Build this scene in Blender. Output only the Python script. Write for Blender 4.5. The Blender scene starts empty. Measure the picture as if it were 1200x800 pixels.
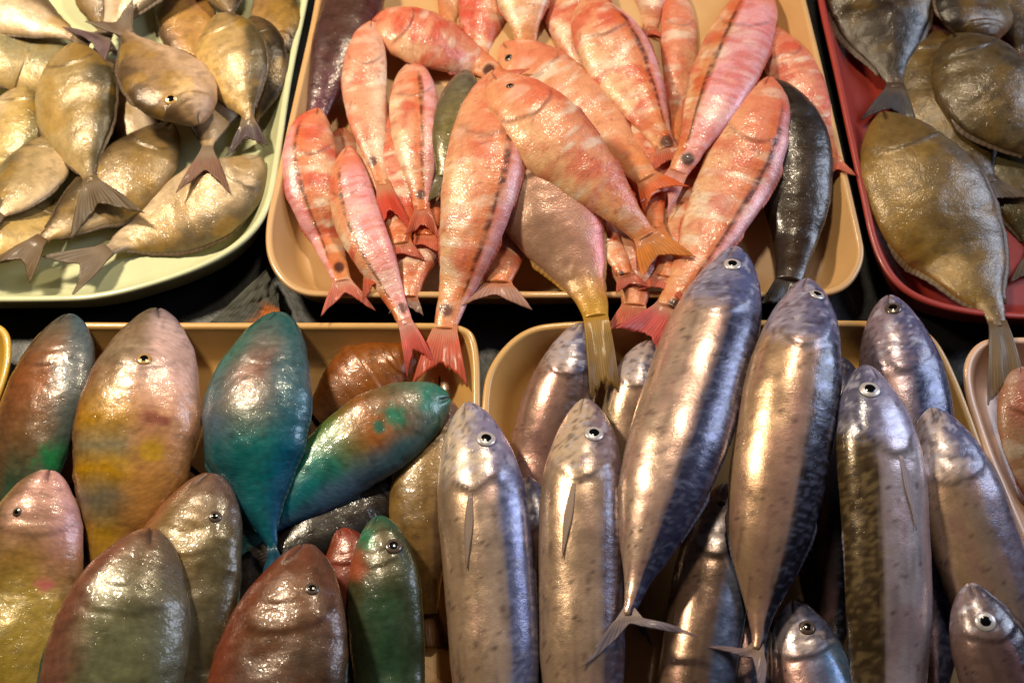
import bpy, math
import numpy as np

S = bpy.context.scene
COL = S.collection
PI = math.pi

# ------------------------------------------------------------------ camera
TH = math.radians(29)
DIST = 1.0
TY = math.tan(math.radians(17.0)); TX = 1.5*TY
CAM = np.array([0, -DIST*math.sin(TH), DIST*math.cos(TH)])
F = np.array([0, math.sin(TH), -math.cos(TH)])
R = np.array([1.0, 0, 0]); U = np.array([0, math.cos(TH), math.sin(TH)])

def at(px, z):
    """photo coordinates (1200x800) -> the point at height z where that line of sight meets it"""
    px = np.asarray(px, float); z = np.broadcast_to(np.asarray(z, float), px.shape[:-1])
    x = (px[..., 0]-600)/600*TX; y = (400-px[..., 1])/400*TY
    d = F + x[..., None]*R + y[..., None]*U
    k = (z-CAM[2])/d[..., 2]
    return CAM + d*k[..., None]

def to_px(p):
    q = p-CAM
    dep = q@F
    return np.stack([600+600*(q@R)/dep/TX, 400-400*(q@U)/dep/TY], -1)

cd = bpy.data.cameras.new("camera"); cam = bpy.data.objects.new("camera", cd); COL.objects.link(cam)
cam.location = CAM; cam.rotation_euler = (TH, 0, 0)
cd.sensor_fit = 'HORIZONTAL'; cd.angle = 2*math.atan(TX); cd.clip_start = 0.01; cd.clip_end = 50
cd.dof.use_dof = True; cd.dof.focus_distance = 0.90; cd.dof.aperture_fstop = 7.0
S.camera = cam

# ------------------------------------------------------------------ helpers
def lin(c):
    c = np.asarray(c, float)/255
    return np.where(c <= .04045, c/12.92, ((c+.055)/1.055)**2.4)

def ss(a, b, x):
    t = np.clip((x-a)/(b-a), 0, 1); return t*t*(3-2*t)

def vnoise(p, seed=0):
    p = np.asarray(p, float)+seed*17.31
    i = np.floor(p).astype(np.int64); f = p-i; f = f*f*(3-2*f)
    def h(a, b, c):
        n = (a*374761393+b*668265263+c*2147483647+seed*1013) & 0xffffffff
        n = ((n ^ (n >> 13))*1274126177) & 0xffffffff
        return ((n ^ (n >> 16)) & 0xffff)/65535.0
    r = 0
    for dx in (0, 1):
        for dy in (0, 1):
            for dz in (0, 1):
                w = (f[..., 0] if dx else 1-f[..., 0])*(f[..., 1] if dy else 1-f[..., 1])*(f[..., 2] if dz else 1-f[..., 2])
                r = r+w*h(i[..., 0]+dx, i[..., 1]+dy, i[..., 2]+dz)
    return r

def fbm(p, seed=0, o=3):
    r = 0; a = .5; t = 0
    for k in range(o):
        r = r+a*vnoise(p*2**k, seed+k*7); t += a; a *= .5
    return r/t

def catmull(pts, n_per=24):
    pts = np.asarray(pts, float)
    P = np.vstack([2*pts[0]-pts[1], pts, 2*pts[-1]-pts[-2]])
    out = []
    for k in range(len(pts)-1):
        a, b, c, d = P[k:k+4]
        t = np.linspace(0, 1, n_per, endpoint=False)[:, None]
        out.append(.5*((2*b)+(-a+c)*t+(2*a-5*b+4*c-d)*t*t+(-a+3*b-3*c+d)*t**3))
    out.append(pts[-1:]); return np.vstack(out)

def resample(c, n, warp=None):
    s = np.r_[0, np.cumsum(np.linalg.norm(np.diff(c, axis=0), axis=1))]
    t = np.linspace(0, 1, n) if warp is None else warp
    return np.stack([np.interp(t*s[-1], s, c[:, k]) for k in range(c.shape[1])], -1)

def gsm(a, s):
    r = int(3*s)+1; k = np.exp(-.5*(np.arange(-r, r+1)/s)**2); k /= k.sum()
    p = np.concatenate([2*a[:1]-a[r:0:-1], a, 2*a[-1:]-a[-2:-r-2:-1]]) if len(a) > r+1 else np.pad(a, r, mode='edge')
    return np.convolve(p, k, 'valid')

def mesh(name, V, faces, mat, parent=None, col=None, uv=None, smooth=True):
    V = np.asarray(V, float).reshape(-1, 3)
    org = np.array(parent.location) if parent is not None and parent.type == 'EMPTY' else np.zeros(3)
    if parent is not None and parent.parent is not None: org = np.array(parent.parent.location)
    me = bpy.data.meshes.new(name)
    me.from_pydata((V-org).tolist(), [], faces)
    me.polygons.foreach_set('use_smooth', [smooth]*len(me.polygons))
    if col is not None:
        a = me.color_attributes.new('Col', 'FLOAT_COLOR', 'POINT')
        a.data.foreach_set('color', np.ascontiguousarray(col, np.float32).ravel())
    if uv is not None:
        l = me.uv_layers.new(name='UVMap')
        vi = np.zeros(len(me.loops), np.int32); me.loops.foreach_get('vertex_index', vi)
        l.data.foreach_set('uv', np.ascontiguousarray(uv[vi], np.float32).ravel())
    me.materials.append(mat); me.update()
    o = bpy.data.objects.new(name, me); COL.objects.link(o)
    if parent is not None:
        o.parent = parent
    return o

def grid_faces(n, m, wrap=False, off=0, flip=False):
    f = []
    mm = m if wrap else m-1
    for i in range(n-1):
        for j in range(mm):
            a = off+i*m+j; b = off+i*m+(j+1) % m
            q = (a, b, b+m, a+m)
            f.append(q[::-1] if flip else q)
    return f

# ------------------------------------------------------------------ materials
def newmat(name):
    m = bpy.data.materials.new(name); m.use_nodes = True
    nt = m.node_tree; nt.nodes.clear()
    o = nt.nodes.new('ShaderNodeOutputMaterial'); b = nt.nodes.new('ShaderNodeBsdfPrincipled')
    nt.links.new(b.outputs[0], o.inputs[0])
    return m, nt, b

def nd(nt, t, **k):
    n = nt.nodes.new(t)
    for a, v in k.items():
        if a.startswith('i_'): n.inputs[a[2:].replace('_', ' ')].default_value = v
        else: setattr(n, a, v)
    return n

def mathn(nt, op, a, b=None, clamp=False):
    n = nt.nodes.new('ShaderNodeMath'); n.operation = op; n.use_clamp = clamp
    for i, x in enumerate((a, b)):
        if x is None: continue
        if isinstance(x, (int, float)): n.inputs[i].default_value = x
        else: nt.links.new(x, n.inputs[i])
    return n.outputs[0]

def fish_mat(name, scale=2.6, edge=.25, bump=.35, rough=(.22, .5), coat=.5, fine=.25, sss=0.0, ripple=.5, glint=1.0, hs=1.0):
    m, nt, b = newmat(name); L = nt.links.new
    at_ = nd(nt, 'ShaderNodeAttribute', attribute_name='Col')
    uv = nd(nt, 'ShaderNodeUVMap', uv_map='UVMap')
    tc = nd(nt, 'ShaderNodeTexCoord')
    vo = nd(nt, 'ShaderNodeTexVoronoi', feature='F1', voronoi_dimensions='2D', i_Scale=scale, i_Randomness=.65); L(uv.outputs[0], vo.inputs['Vector'])
    n1 = nd(nt, 'ShaderNodeTexNoise', i_Scale=260.0, i_Detail=3.0, i_Roughness=.6); L(tc.outputs['Object'], n1.inputs['Vector'])
    n2 = nd(nt, 'ShaderNodeTexNoise', i_Scale=70.0, i_Detail=2.0); L(tc.outputs['Object'], n2.inputs['Vector'])
    n3 = nd(nt, 'ShaderNodeTexNoise', i_Scale=900.0, i_Detail=1.0); L(tc.outputs['Object'], n3.inputs['Vector'])
    # colour: pigment x scale edge x fine mottling
    d = mathn(nt, 'MULTIPLY', vo.outputs['Distance'], edge*1.6)
    k = mathn(nt, 'SUBTRACT', 1+edge*.35, d)
    f1 = mathn(nt, 'MULTIPLY_ADD', n1.outputs[0], fine*2); nt.nodes[-1].inputs[2].default_value = 1-fine
    k = mathn(nt, 'MULTIPLY', k, f1)
    mx = nd(nt, 'ShaderNodeVectorMath', operation='SCALE'); L(at_.outputs['Color'], mx.inputs[0]); L(k, mx.inputs['Scale'])
    L(mx.outputs[0], b.inputs['Base Color'])
    L(at_.outputs['Alpha'], b.inputs['Metallic'])
    mr = nd(nt, 'ShaderNodeMapRange'); mr.inputs['From Min'].default_value = .3; mr.inputs['From Max'].default_value = .7
    mr.inputs['To Min'].default_value = rough[0]; mr.inputs['To Max'].default_value = rough[1]
    L(n2.outputs[0], mr.inputs['Value']); L(mr.outputs[0], b.inputs['Roughness'])
    h = mathn(nt, 'MULTIPLY', vo.outputs['Distance'], -hs)
    h = mathn(nt, 'ADD', h, mathn(nt, 'MULTIPLY', n1.outputs[0], 1.2))
    h = mathn(nt, 'ADD', h, mathn(nt, 'MULTIPLY', n2.outputs[0], 2.2*ripple))
    h = mathn(nt, 'ADD', h, mathn(nt, 'MULTIPLY', n3.outputs[0], .4))
    bp = nd(nt, 'ShaderNodeBump', i_Strength=bump, i_Distance=.0012); L(h, bp.inputs['Height'])
    L(bp.outputs[0], b.inputs['Normal'])
    n4 = nd(nt, 'ShaderNodeTexNoise', i_Scale=150.0, i_Detail=2.0, i_Roughness=.6); L(tc.outputs['Object'], n4.inputs['Vector'])
    hc = mathn(nt, 'ADD', mathn(nt, 'MULTIPLY', n4.outputs[0], 3.2*glint), mathn(nt, 'MULTIPLY', vo.outputs['Distance'], -.6*hs))
    n5 = nd(nt, 'ShaderNodeTexNoise', i_Scale=420.0, i_Detail=1.0); L(tc.outputs['Object'], n5.inputs['Vector'])
    dr = nd(nt, 'ShaderNodeMapRange', interpolation_type='SMOOTHSTEP'); dr.inputs['From Min'].default_value = .58; dr.inputs['From Max'].default_value = .72; L(n5.outputs[0], dr.inputs['Value'])
    hc = mathn(nt, 'ADD', hc, mathn(nt, 'MULTIPLY', dr.outputs[0], .3))
    bc = nd(nt, 'ShaderNodeBump', i_Strength=min(1, bump*2.2), i_Distance=.0012); L(hc, bc.inputs['Height'])
    L(bc.outputs[0], b.inputs['Coat Normal'])
    b.inputs['Coat Weight'].default_value = coat; b.inputs['Coat Roughness'].default_value = .13
    b.inputs['Specular IOR Level'].default_value = .5
    if sss:
        b.inputs['Subsurface Weight'].default_value = sss
        b.inputs['Subsurface Radius'].default_value = (.006, .002, .001); b.inputs['Subsurface Scale'].default_value = 1
    return m

def fin_mat(name, rough=.5, coat=.15):
    m, nt, b = newmat(name); L = nt.links.new
    at_ = nd(nt, 'ShaderNodeAttribute', attribute_name='Col')
    uv = nd(nt, 'ShaderNodeUVMap', uv_map='UVMap')
    w = nd(nt, 'ShaderNodeTexWave', wave_type='BANDS', bands_direction='Y', i_Scale=1.0, i_Distortion=2.5, i_Detail=3.0); L(uv.outputs[0], w.inputs['Vector'])
    k = mathn(nt, 'MULTIPLY_ADD', w.outputs['Fac'], .3); nt.nodes[-1].inputs[2].default_value = .84
    mx = nd(nt, 'ShaderNodeVectorMath', operation='SCALE'); L(at_.outputs['Color'], mx.inputs[0]); L(k, mx.inputs['Scale'])
    L(mx.outputs[0], b.inputs['Base Color'])
    b.inputs['Roughness'].default_value = rough; b.inputs['Coat Weight'].default_value = coat; b.inputs['Coat Roughness'].default_value = .15
    bp = nd(nt, 'ShaderNodeBump', i_Strength=.25, i_Distance=.0008); L(w.outputs['Fac'], bp.inputs['Height']); L(bp.outputs[0], b.inputs['Normal'])
    o = [n for n in nt.nodes if n.type == 'OUTPUT_MATERIAL'][0]
    tr = nd(nt, 'ShaderNodeBsdfTranslucent'); L(mx.outputs[0], tr.inputs[0])
    ms = nd(nt, 'ShaderNodeMixShader'); ms.inputs[0].default_value = .3
    L(b.outputs[0], ms.inputs[1]); L(tr.outputs[0], ms.inputs[2])
    tp = nd(nt, 'ShaderNodeBsdfTransparent'); mt = nd(nt, 'ShaderNodeMixShader')
    L(at_.outputs['Alpha'], mt.inputs[0]); L(ms.outputs[0], mt.inputs[1]); L(tp.outputs[0], mt.inputs[2]); L(mt.outputs[0], o.inputs[0])
    return m

def plain_mat(name, c, rough=.4, metal=0, coat=0, noise=0, nscale=40, bump=0, spec=.5):
    m, nt, b = newmat(name); L = nt.links.new
    c = list(lin(c))+[1]
    b.inputs['Roughness'].default_value = rough; b.inputs['Metallic'].default_value = metal; b.inputs['Coat Weight'].default_value = coat
    b.inputs['Coat Roughness'].default_value = .1; b.inputs['Specular IOR Level'].default_value = spec
    if noise or bump:
        tc = nd(nt, 'ShaderNodeTexCoord')
        n = nd(nt, 'ShaderNodeTexNoise', i_Scale=float(nscale), i_Detail=5.0, i_Roughness=.65); L(tc.outputs['Object'], n.inputs['Vector'])
        k = mathn(nt, 'MULTIPLY_ADD', n.outputs[0], noise*2); nt.nodes[-1].inputs[2].default_value = 1-noise
        mx = nd(nt, 'ShaderNodeVectorMath', operation='SCALE'); mx.inputs[0].default_value = c[:3]; L(k, mx.inputs['Scale'])
        L(mx.outputs[0], b.inputs['Base Color'])
        r = mathn(nt, 'MULTIPLY_ADD', n.outputs[0], .3); nt.nodes[-1].inputs[2].default_value = rough-.15
        L(r, b.inputs['Roughness'])
        if bump:
            bp = nd(nt, 'ShaderNodeBump', i_Strength=bump, i_Distance=.002); L(n.outputs[0], bp.inputs['Height']); L(bp.outputs[0], b.inputs['Normal'])
    else:
        b.inputs['Base Color'].default_value = c
    return m

MAT = dict(
    mackerel=fish_mat('mackerel_skin', scale=6.5, edge=.04, bump=.12, rough=(.22, .36), coat=.4, fine=.2, ripple=.35, glint=.6, hs=.2),
    rabbitfish=fish_mat('rabbitfish_skin', scale=7.0, edge=.08, bump=.22, rough=(.3, .48), coat=.45, fine=.26, ripple=.7, hs=.4, glint=.75),
    goatfish=fish_mat('goatfish_skin', scale=3.2, edge=.12, bump=.18, rough=(.34, .5), coat=.42, fine=.2, sss=.05, ripple=.8, hs=.7, glint=.7),
    snapper=fish_mat('snapper_skin', scale=4.6, edge=.14, bump=.16, rough=(.3, .46), coat=.4, fine=.2, sss=.05, ripple=.6, hs=.7),
    parrotfish=fish_mat('parrotfish_skin', scale=1.7, edge=.2, bump=.16, rough=(.26, .44), coat=.5, fine=.22, ripple=.55, glint=.75, hs=.45),
    fin=fin_mat('fin_membrane'), wedge_sheet=fin_mat('wedge_sheet', .85, 0),
    pupil=plain_mat('pupil', (8, 8, 10), .12, coat=1),
    silver_eye=plain_mat('silver_iris', (196, 188, 190), .3, .3, .5, noise=.3, nscale=300),
    gold_eye=plain_mat('gold_iris', (190, 150, 95), .25, .3, .6),
    dark_eye=plain_mat('dark_iris', (90, 75, 65), .25, .2, .6),
)

# ------------------------------------------------------------------ height map used to let each fish come to rest on what lies below
GX0, GX1, GY0, GY1, GS = -.85, .85, -.6, 1.0, .003
NX, NY = int((GX1-GX0)/GS), int((GY1-GY0)/GS)
H = np.zeros((NX, NY))
gx, gy = np.meshgrid(GX0+(np.arange(NX)+.5)*GS, GY0+(np.arange(NY)+.5)*GS, indexing='ij')

def hidx(p):
    return np.clip(((p[..., 0]-GX0)/GS).astype(int), 0, NX-1), np.clip(((p[..., 1]-GY0)/GS).astype(int), 0, NY-1)

# ------------------------------------------------------------------ trays
RIM = .038
def chaikin(p, n=3):
    for _ in range(n):
        q = np.roll(p, -1, 0); p = np.stack([.75*p+.25*q, .25*p+.75*q], 1).reshape(-1, 2)
    return p

def tray(name_label, group, pts, mat, wall=.020):
    poly = at(np.array(pts, float), RIM)[:, :2]
    a = .5*np.sum(poly[:, 0]*np.roll(poly[:, 1], -1)-np.roll(poly[:, 0], -1)*poly[:, 1])
    if a < 0: poly = poly[::-1]
    poly = chaikin(poly, 3)
    d = np.roll(poly, -1, 0)-np.roll(poly, 1, 0); d /= np.linalg.norm(d, axis=1)[:, None]
    nin = np.stack([-d[:, 1], d[:, 0]], 1)
    loops = [(.016, .0015), (.013, .004), (.0035, RIM-.006), (.0008, RIM-.004), (0, RIM-.0022), (.0006, RIM-.0006), (.002, RIM), (.0045, RIM), (.006, RIM-.0007), (.007, RIM-.003),
             (.007+wall*.35, RIM*.62), (.007+wall*.75, .012), (.007+wall, .0065), (.007+wall+.008, .0045)]
    V = []; n = len(poly)
    for ins, z in loops:
        p = poly+nin*ins; V.append(np.c_[p, np.full(n, z)])
    V = np.vstack(V); f = grid_faces(len(loops), n, True)
    k = len(loops)-1
    f.append(tuple(range(k*n, k*n+n))); f.append(tuple(range(n-1, -1, -1)))
    c = poly.mean(0)
    t = bpy.data.objects.new('tray', None); COL.objects.link(t); t.location = (c[0], c[1], 0)
    t['label'] = name_label; t['category'] = 'tray'; t['group'] = group
    # rim and basin are two parts
    cut = 10*n
    rim_f = [x for x in f if min(x) >= 3*n and max(x) < cut and len(x) == 4]
    bas_f = [x for x in f if not (min(x) >= 3*n and max(x) < cut and len(x) == 4)]
    mesh('basin', V, bas_f, mat, t); mesh('rim', V, rim_f, mat, t)
    for o in t.children:
        import bmesh
        bm = bmesh.new(); bm.from_mesh(o.data)
        bmesh.ops.delete(bm, geom=[v for v in bm.verts if not v.link_faces], context='VERTS'); bm.to_mesh(o.data); bm.free()
    # stamp on the height map
    inside = np.zeros_like(H, bool); dist = np.full_like(H, 9.)
    for i in range(n):
        x0, y0 = poly[i]; x1, y1 = poly[(i+1) % n]
        cr = ((y0 > gy) != (y1 > gy)) & (gx < (x1-x0)*(gy-y0)/(y1-y0+1e-12)+x0); inside ^= cr
        dx, dy = x1-x0, y1-y0; L2 = dx*dx+dy*dy+1e-12
        t_ = np.clip(((gx-x0)*dx+(gy-y0)*dy)/L2, 0, 1)
        dist = np.minimum(dist, np.hypot(gx-x0-t_*dx, gy-y0-t_*dy))
    hh = np.interp(dist, [l[0] for l in loops[4:]], [l[1] for l in loops[4:]])
    H[inside] = np.maximum(H, hh)[inside]

TM = dict(
    cream=plain_mat('cream_plastic', (200, 156, 104), .42, noise=.2, nscale=14, coat=.3, bump=.12),
    green=plain_mat('pale_green_plastic', (202, 204, 162), .42, noise=.2, nscale=14, coat=.3, bump=.12),
    red=plain_mat('red_plastic', (152, 52, 42), .38, noise=.1, nscale=22, coat=.2),
    tan=plain_mat('tan_plastic', (205, 158, 92), .42, noise=.22, nscale=14, coat=.3, bump=.12),
    pink=plain_mat('pinkish_cream_plastic', (214, 172, 140), .42, noise=.2, nscale=14, coat=.3, bump=.12),
    yellow=plain_mat('yellow_plastic', (200, 160, 60), .42, noise=.2, nscale=14, coat=.3, bump=.12))
TG = 'shallow plastic fish trays'
tray('pale green plastic tray heaped with olive rabbitfish', TG,
     [(-90, 353), (60, 353), (120, 350), (200, 328), (262, 302), (300, 272), (318, 240), (327, 195), (341, 90), (361, 0), (372, -70), (-90, -70)], TM['green'])
tray('cream plastic tray heaped with red and pink goatfish', TG,
     [(386, -110), (368, 10), (347, 100), (324, 205), (309, 268), (314, 312), (345, 346), (400, 348), (650, 348), (930, 348), (990, 345), (1016, 305), (1008, 265), (988, 180), (966, 84), (950, 20), (918, -110)], TM['cream'])
tray('red plastic tray holding brown and golden rabbitfish', TG,
     [(950, -70), (958, 0), (976, 75), (996, 170), (1009, 228), (1022, 292), (1050, 338), (1100, 362), (1180, 374), (1320, 374), (1320, -70)], TM['red'])
tray('tan plastic tray full of blue, brown and orange parrotfish', TG,
     [(-140, 880), (-60, 610), (0, 470), (32, 402), (60, 376), (120, 377), (480, 377), (545, 378), (562, 400), (563, 480), (562, 700), (566, 880)], TM['tan'])
tray('tan plastic tray full of silver mackerel', TG,
     [(572, 880), (566, 600), (563, 470), (572, 425), (610, 384), (660, 375), (800, 374), (1030, 374), (1085, 380), (1117, 425), (1171, 575), (1201, 659), (1280, 880)], TM['tan'])
tray('pinkish cream plastic tray under the tail of the golden rabbitfish', TG,
     [(1330, 394), (1190, 394), (1145, 396), (1124, 436), (1150, 520), (1175, 580), (1212, 665), (1300, 880), (1420, 880)], TM['pink'])
tray('yellow plastic tray corner left of the parrotfish tray', TG,
     [(-160, 374), (-30, 374), (10, 380), (14, 420), (0, 466), (-60, 600), (-150, 800), (-250, 800)], TM['yellow'])

# ------------------------------------------------------------------ species profiles  (u, depth, thickness)
PROF = dict(
    mackerel=[(0, .06), (.02, .2), (.05, .36), (.1, .58), (.16, .77), (.25, .93), (.36, 1), (.54, .99), (.68, .86), (.81, .56), (.9, .28), (.96, .15), (1, .11)],
    rabbitfish=[(0, .1), (.03, .3), (.07, .48), (.14, .7), (.24, .9), (.36, 1), (.48, .98), (.62, .84), (.75, .58), (.87, .3), (.94, .18), (1, .16)],
    goatfish=[(0, .1), (.03, .34), (.07, .56), (.14, .78), (.24, .94), (.34, 1), (.48, .97), (.62, .82), (.76, .58), (.88, .4), (1, .3)],
    snapper=[(0, .1), (.04, .36), (.1, .62), (.2, .88), (.32, 1), (.45, .98), (.6, .82), (.74, .56), (.86, .36), (1, .26)],
    parrotfish=[(0, .12), (.02, .24), (.06, .4), (.12, .59), (.2, .79), (.3, .94), (.42, 1), (.6, .92), (.76, .7), (.9, .46), (1, .38)])
HEAD = dict(mackerel=(9.5, [(0, .1), (.1, .26), (.3, .43), (.64, .63), (1.1, .8), (1.7, .94), (2.4, 1)]),
            parrotfish=(5.6, [(0, .14), (.1, .3), (.3, .48), (.6, .66), (1.0, .83), (1.5, .95), (2.0, 1)]))
TR = dict(mackerel=.7, rabbitfish=.38, goatfish=.45, snapper=.42, parrotfish=.5)
# tail: length of the fork notch (share), half spread (in body half depths), eye u, eye v, eye radius (share of half depth)
TAIL = dict(mackerel=(.3, .8), rabbitfish=(.55, .62), goatfish=(.5, .72), snapper=(.6, .7), parrotfish=(.85, .62))
EYE = dict(mackerel=(.085, .28, .17, 'silver_eye'), rabbitfish=(.13, .3, .15, 'gold_eye'), goatfish=(.16, .45, .14, 'gold_eye'), snapper=(.14, .35, .15, 'silver_eye'), parrotfish=(.15, .35, .1, 'gold_eye'))

def ramp(u, stops):
    us = [s[0] for s in stops]; c = np.array([lin(s[1]) for s in stops])
    return np.stack([np.interp(u, us, c[:, k]) for k in range(3)], -1)

def mixc(a, b, w):
    return a*(1-w[..., None])+b*w[..., None]

# ---- pigment patterns: u snout->tail, v belly(-1)->back(+1), q = position along / round the body in centimetres
def pig_mackerel(u, v, q, f):
    n = fbm(q*.55, f['seed']); n2 = fbm(q*np.array([.22, 3.0, .6]), f['seed']+5); n3 = fbm(q*2.5, f['seed']+9)
    vv = v+(fbm(q*np.array([.3, .8, .6]), f['seed'])-.5)*.14; bd = f.get('bound', .3)
    belly = lin(f.get('belly', (222, 196, 178))); flank = lin(f.get('flank', (190, 164, 156))); back = lin(f.get('backc', (50, 56, 82)))
    c = mixc(np.broadcast_to(belly, u.shape+(3,)), flank, ss(-.35, bd-.05, vv))
    wb = ss(bd-.05, bd+.10, vv)
    c = mixc(c, back, wb)
    # wavy dark scribbles and pale flecks on the back, thin streaks and small scratches on the flank
    scr = ss(.5, .6, fbm(q*np.array([2.6, .9, 1])+n[..., None]*2, f['seed']+21))
    c = mixc(c, back*.4, .55*scr*wb)
    fl = f.get('fleck', (150, 160, 196))
    c = mixc(c, lin(fl), .36*ss(.48, .68, fbm(q*np.array([4.2, 3.0, 1]), f['seed']+25))*ss(bd-.15, bd+.1, vv))
    c = c*(1-.30*ss(.5, .75, n2)*(1-wb))[..., None]
    rdg = np.abs(fbm(q*np.array([1.3, 2.6, 1]), f['seed']+41)-.5)
    c = mixc(c, lin((70, 48, 56)), .75*(1-ss(.004, .014, rdg))*ss(.58, .66, fbm(q*.9, f['seed']+44))*(1-wb))
    c = mixc(c, lin((96, 62, 64)), .55*ss(.70, .76, n3)*(1-wb))
    c = mixc(c, lin((206, 150, 150)), .35*ss(.5, .7, fbm(q*np.array([.3, .9, .5]), f['seed']+61))*(1-wb))
    # head: pearly plates with dark and lavender marks
    hd = 1-ss(.17, .24, u+.05*v*v+(n3-.5)*.05)
    hn = fbm(q*1.5, f['seed']+33); hn2 = fbm(q*3.2, f['seed']+35)
    h0, h1 = f.get('head', ((206, 190, 190), (96, 100, 140)))
    hc = mixc(np.broadcast_to(lin(h0), u.shape+(3,)), lin(h1), ss(-.15, .45, v+(hn-.5)*1.3))
    hc = mixc(hc, lin((60, 46, 62)), .62*ss(.56, .66, hn2))
    hc = mixc(hc, lin((214, 214, 236)), .6*ss(.6, .7, fbm(q*2.4, f['seed']+37)))
    c = mixc(c, hc, hd*.92)
    g = (1-ss(.3, .8, np.abs(v)))*(np.exp(-((u-(.215-.09*v*v)-f['gn'])/.005)**2)+.5*np.exp(-((u-(.15-.07*v*v)-f['gn'])/.005)**2))
    c = c*(1-.5*np.clip(g, 0, 1))[..., None]
    met = np.clip(.56-.2*wb-.35*hd, .1, .9)
    lm = c.mean(-1, keepdims=True); c = (lm+(c-lm)*.98)*np.array([.80, .775, .785])
    return c, met

def pig_rabbit(u, v, q, f):
    n = fbm(q*.5, f['seed']); n2 = fbm(q*1.7, f['seed']+4); n3 = fbm(q*np.array([1.2, 3., 1]), f['seed']+8)
    belly = lin(f.get('belly', (196, 172, 128))); mid = lin(f.get('mid', (150, 128, 80))); back = lin(f.get('backc', (96, 80, 50)))
    vv = v+(n-.5)*.7
    c = mixc(np.broadcast_to(belly*1.08, u.shape+(3,)), mid, ss(-.6, .15, vv)); c = mixc(c, back*.62, ss(.3, .8, vv))
    c = mixc(c, lin((184, 142, 40)), .55*ss(.5, .72, fbm(q*.4, f['seed']+12)))
    c = .88*mixc(c, lin((70, 50, 30)), (f.get('mott', .35))*.8*ss(.46, .74, n2))
    c = c*(.82+.36*n3)[..., None]
    hd = 1-ss(.17, .22, u)
    c = mixc(c, c*.75+lin((120, 90, 50))*.2, hd)
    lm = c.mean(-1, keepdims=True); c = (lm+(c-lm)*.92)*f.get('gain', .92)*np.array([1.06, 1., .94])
    g = (1-ss(.6, .95, np.abs(v)))*np.exp(-((u-(.205-.09*v*v)-f['gn'])/.007)**2)
    c = c*(1-.5*g)[..., None]
    m = np.exp(-((v+.1)/.1)**2)*(1-ss(.02, .06, u)); c = c*(1-.7*m)[..., None]
    pd = ss(.88, 1., u); c = mixc(c, lin((104, 84, 72)), .6*pd)
    return c, np.full(u.shape, .16)

def pig_goat(u, v, q, f):
    n = fbm(q*.45, f['seed']); n2 = fbm(q*.9, f['seed']+4); n3 = fbm(q*np.array([1.3, 2.6, 1]), f['seed']+8)
    base = lin(f.get('base', (236, 172, 128))); bell = lin(f.get('belly', (244, 208, 176))); red = lin(f.get('red', (208, 46, 24)))
    base = .5*base+.5*lin((240, 168, 130)); bell = .5*bell+.5*lin((248, 214, 164))
    vv = v+(n-.5)*.5
    n2 = fbm(q*np.array([.5, .42, .6])+n[..., None]*1.2, f['seed']+4); n5 = fbm(q*np.array([1.0, .4, .6]), f['seed']+15)
    n6 = fbm(q*np.array([2.4, .7, 1]), f['seed']+17)
    c = mixc(np.broadcast_to(bell, u.shape+(3,)), base, ss(-.7, .1, vv))
    c = mixc(c, lin((250, 232, 206)), .7*ss(.52, .68, n5))
    c = mixc(c, red, f.get('reda', .8)*.85*ss(.46, .68, n2))
    c = mixc(c, red*.9, .34*ss(.55, .68, n6)*f.get('reda', .8))
    rdg = np.abs(fbm(q*np.array([1.6, 1.1, 1]), f['seed']+41)-.5)
    c = mixc(c, lin((150, 50, 30)), .55*(1-ss(.004, .016, rdg))*ss(.5, .6, fbm(q*.9, f['seed']+44)))
    c = mixc(c, red, .35*ss(.3, .9, vv)*f.get('rb', 1))
    c = mixc(c, lin((220, 122, 40)), .55*ss(.7, .97, u)*f.get('ot', 1))
    c = .86*c*(.82+.36*n3)[..., None]
    hd = 1-ss(.24, .3, u); c = mixc(c, lin((214, 106, 76)), .35*hd)
    if f.get('stripe') is not None:
        sv = f['stripe']+.05*np.sin(u*7)
        dash = .45+.55*ss(.3, .55, vnoise(np.stack([u*70, u*0, u*0], -1), f['seed']))
        w = np.exp(-((v-sv+(n6-.5)*.08)/.068)**4)*dash*ss(.1, .16, u)*(1-ss(.82, .92, u))
        c = mixc(c, lin((206, 104, 26)), .5*np.exp(-((v-sv+.18)/.12)**2)*ss(.1, .2, u))
        c = mixc(c, lin((240, 190, 206)), .55*ss(sv+.08, sv+.2, v)*ss(.08, .2, u)*(.5+.5*ss(.35, .6, 1-n6)))
        c = mixc(c, lin((84, 26, 12)), np.clip(w, 0, 1))
    g = (1-ss(.6, .95, np.abs(v)))*np.exp(-((u-(.285-.09*v*v)-f['gn'])/.008)**2); c = c*(1-.4*g)[..., None]
    lm = c.mean(-1, keepdims=True); c = np.clip(lm+(c-lm)*1.0, .004, 1)*np.array([.97, .93, .92])
    return c, np.full(u.shape, .05)

def pig_snapper(u, v, q, f):
    n = fbm(q*.5, f['seed']); n3 = fbm(q*np.array([1.4, 2.6, 1]), f['seed']+8)
    vv = v+(n-.5)*.3
    c = mixc(np.broadcast_to(lin((168, 128, 104)), u.shape+(3,)), lin((190, 140, 118)), ss(-.5, .2, vv))
    c = mixc(c, lin((214, 120, 112)), ss(.35, .9, vv))
    c = mixc(c, lin((188, 140, 40)), ss(.72, .98, u)*.95)
    c = c*(.82+.36*n3)[..., None]
    g = (1-ss(.6, .95, np.abs(v)))*np.exp(-((u-(.27-.09*v*v)-f['gn'])/.008)**2); c = c*(1-.4*g)[..., None]
    return c, np.full(u.shape, .22)

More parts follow.
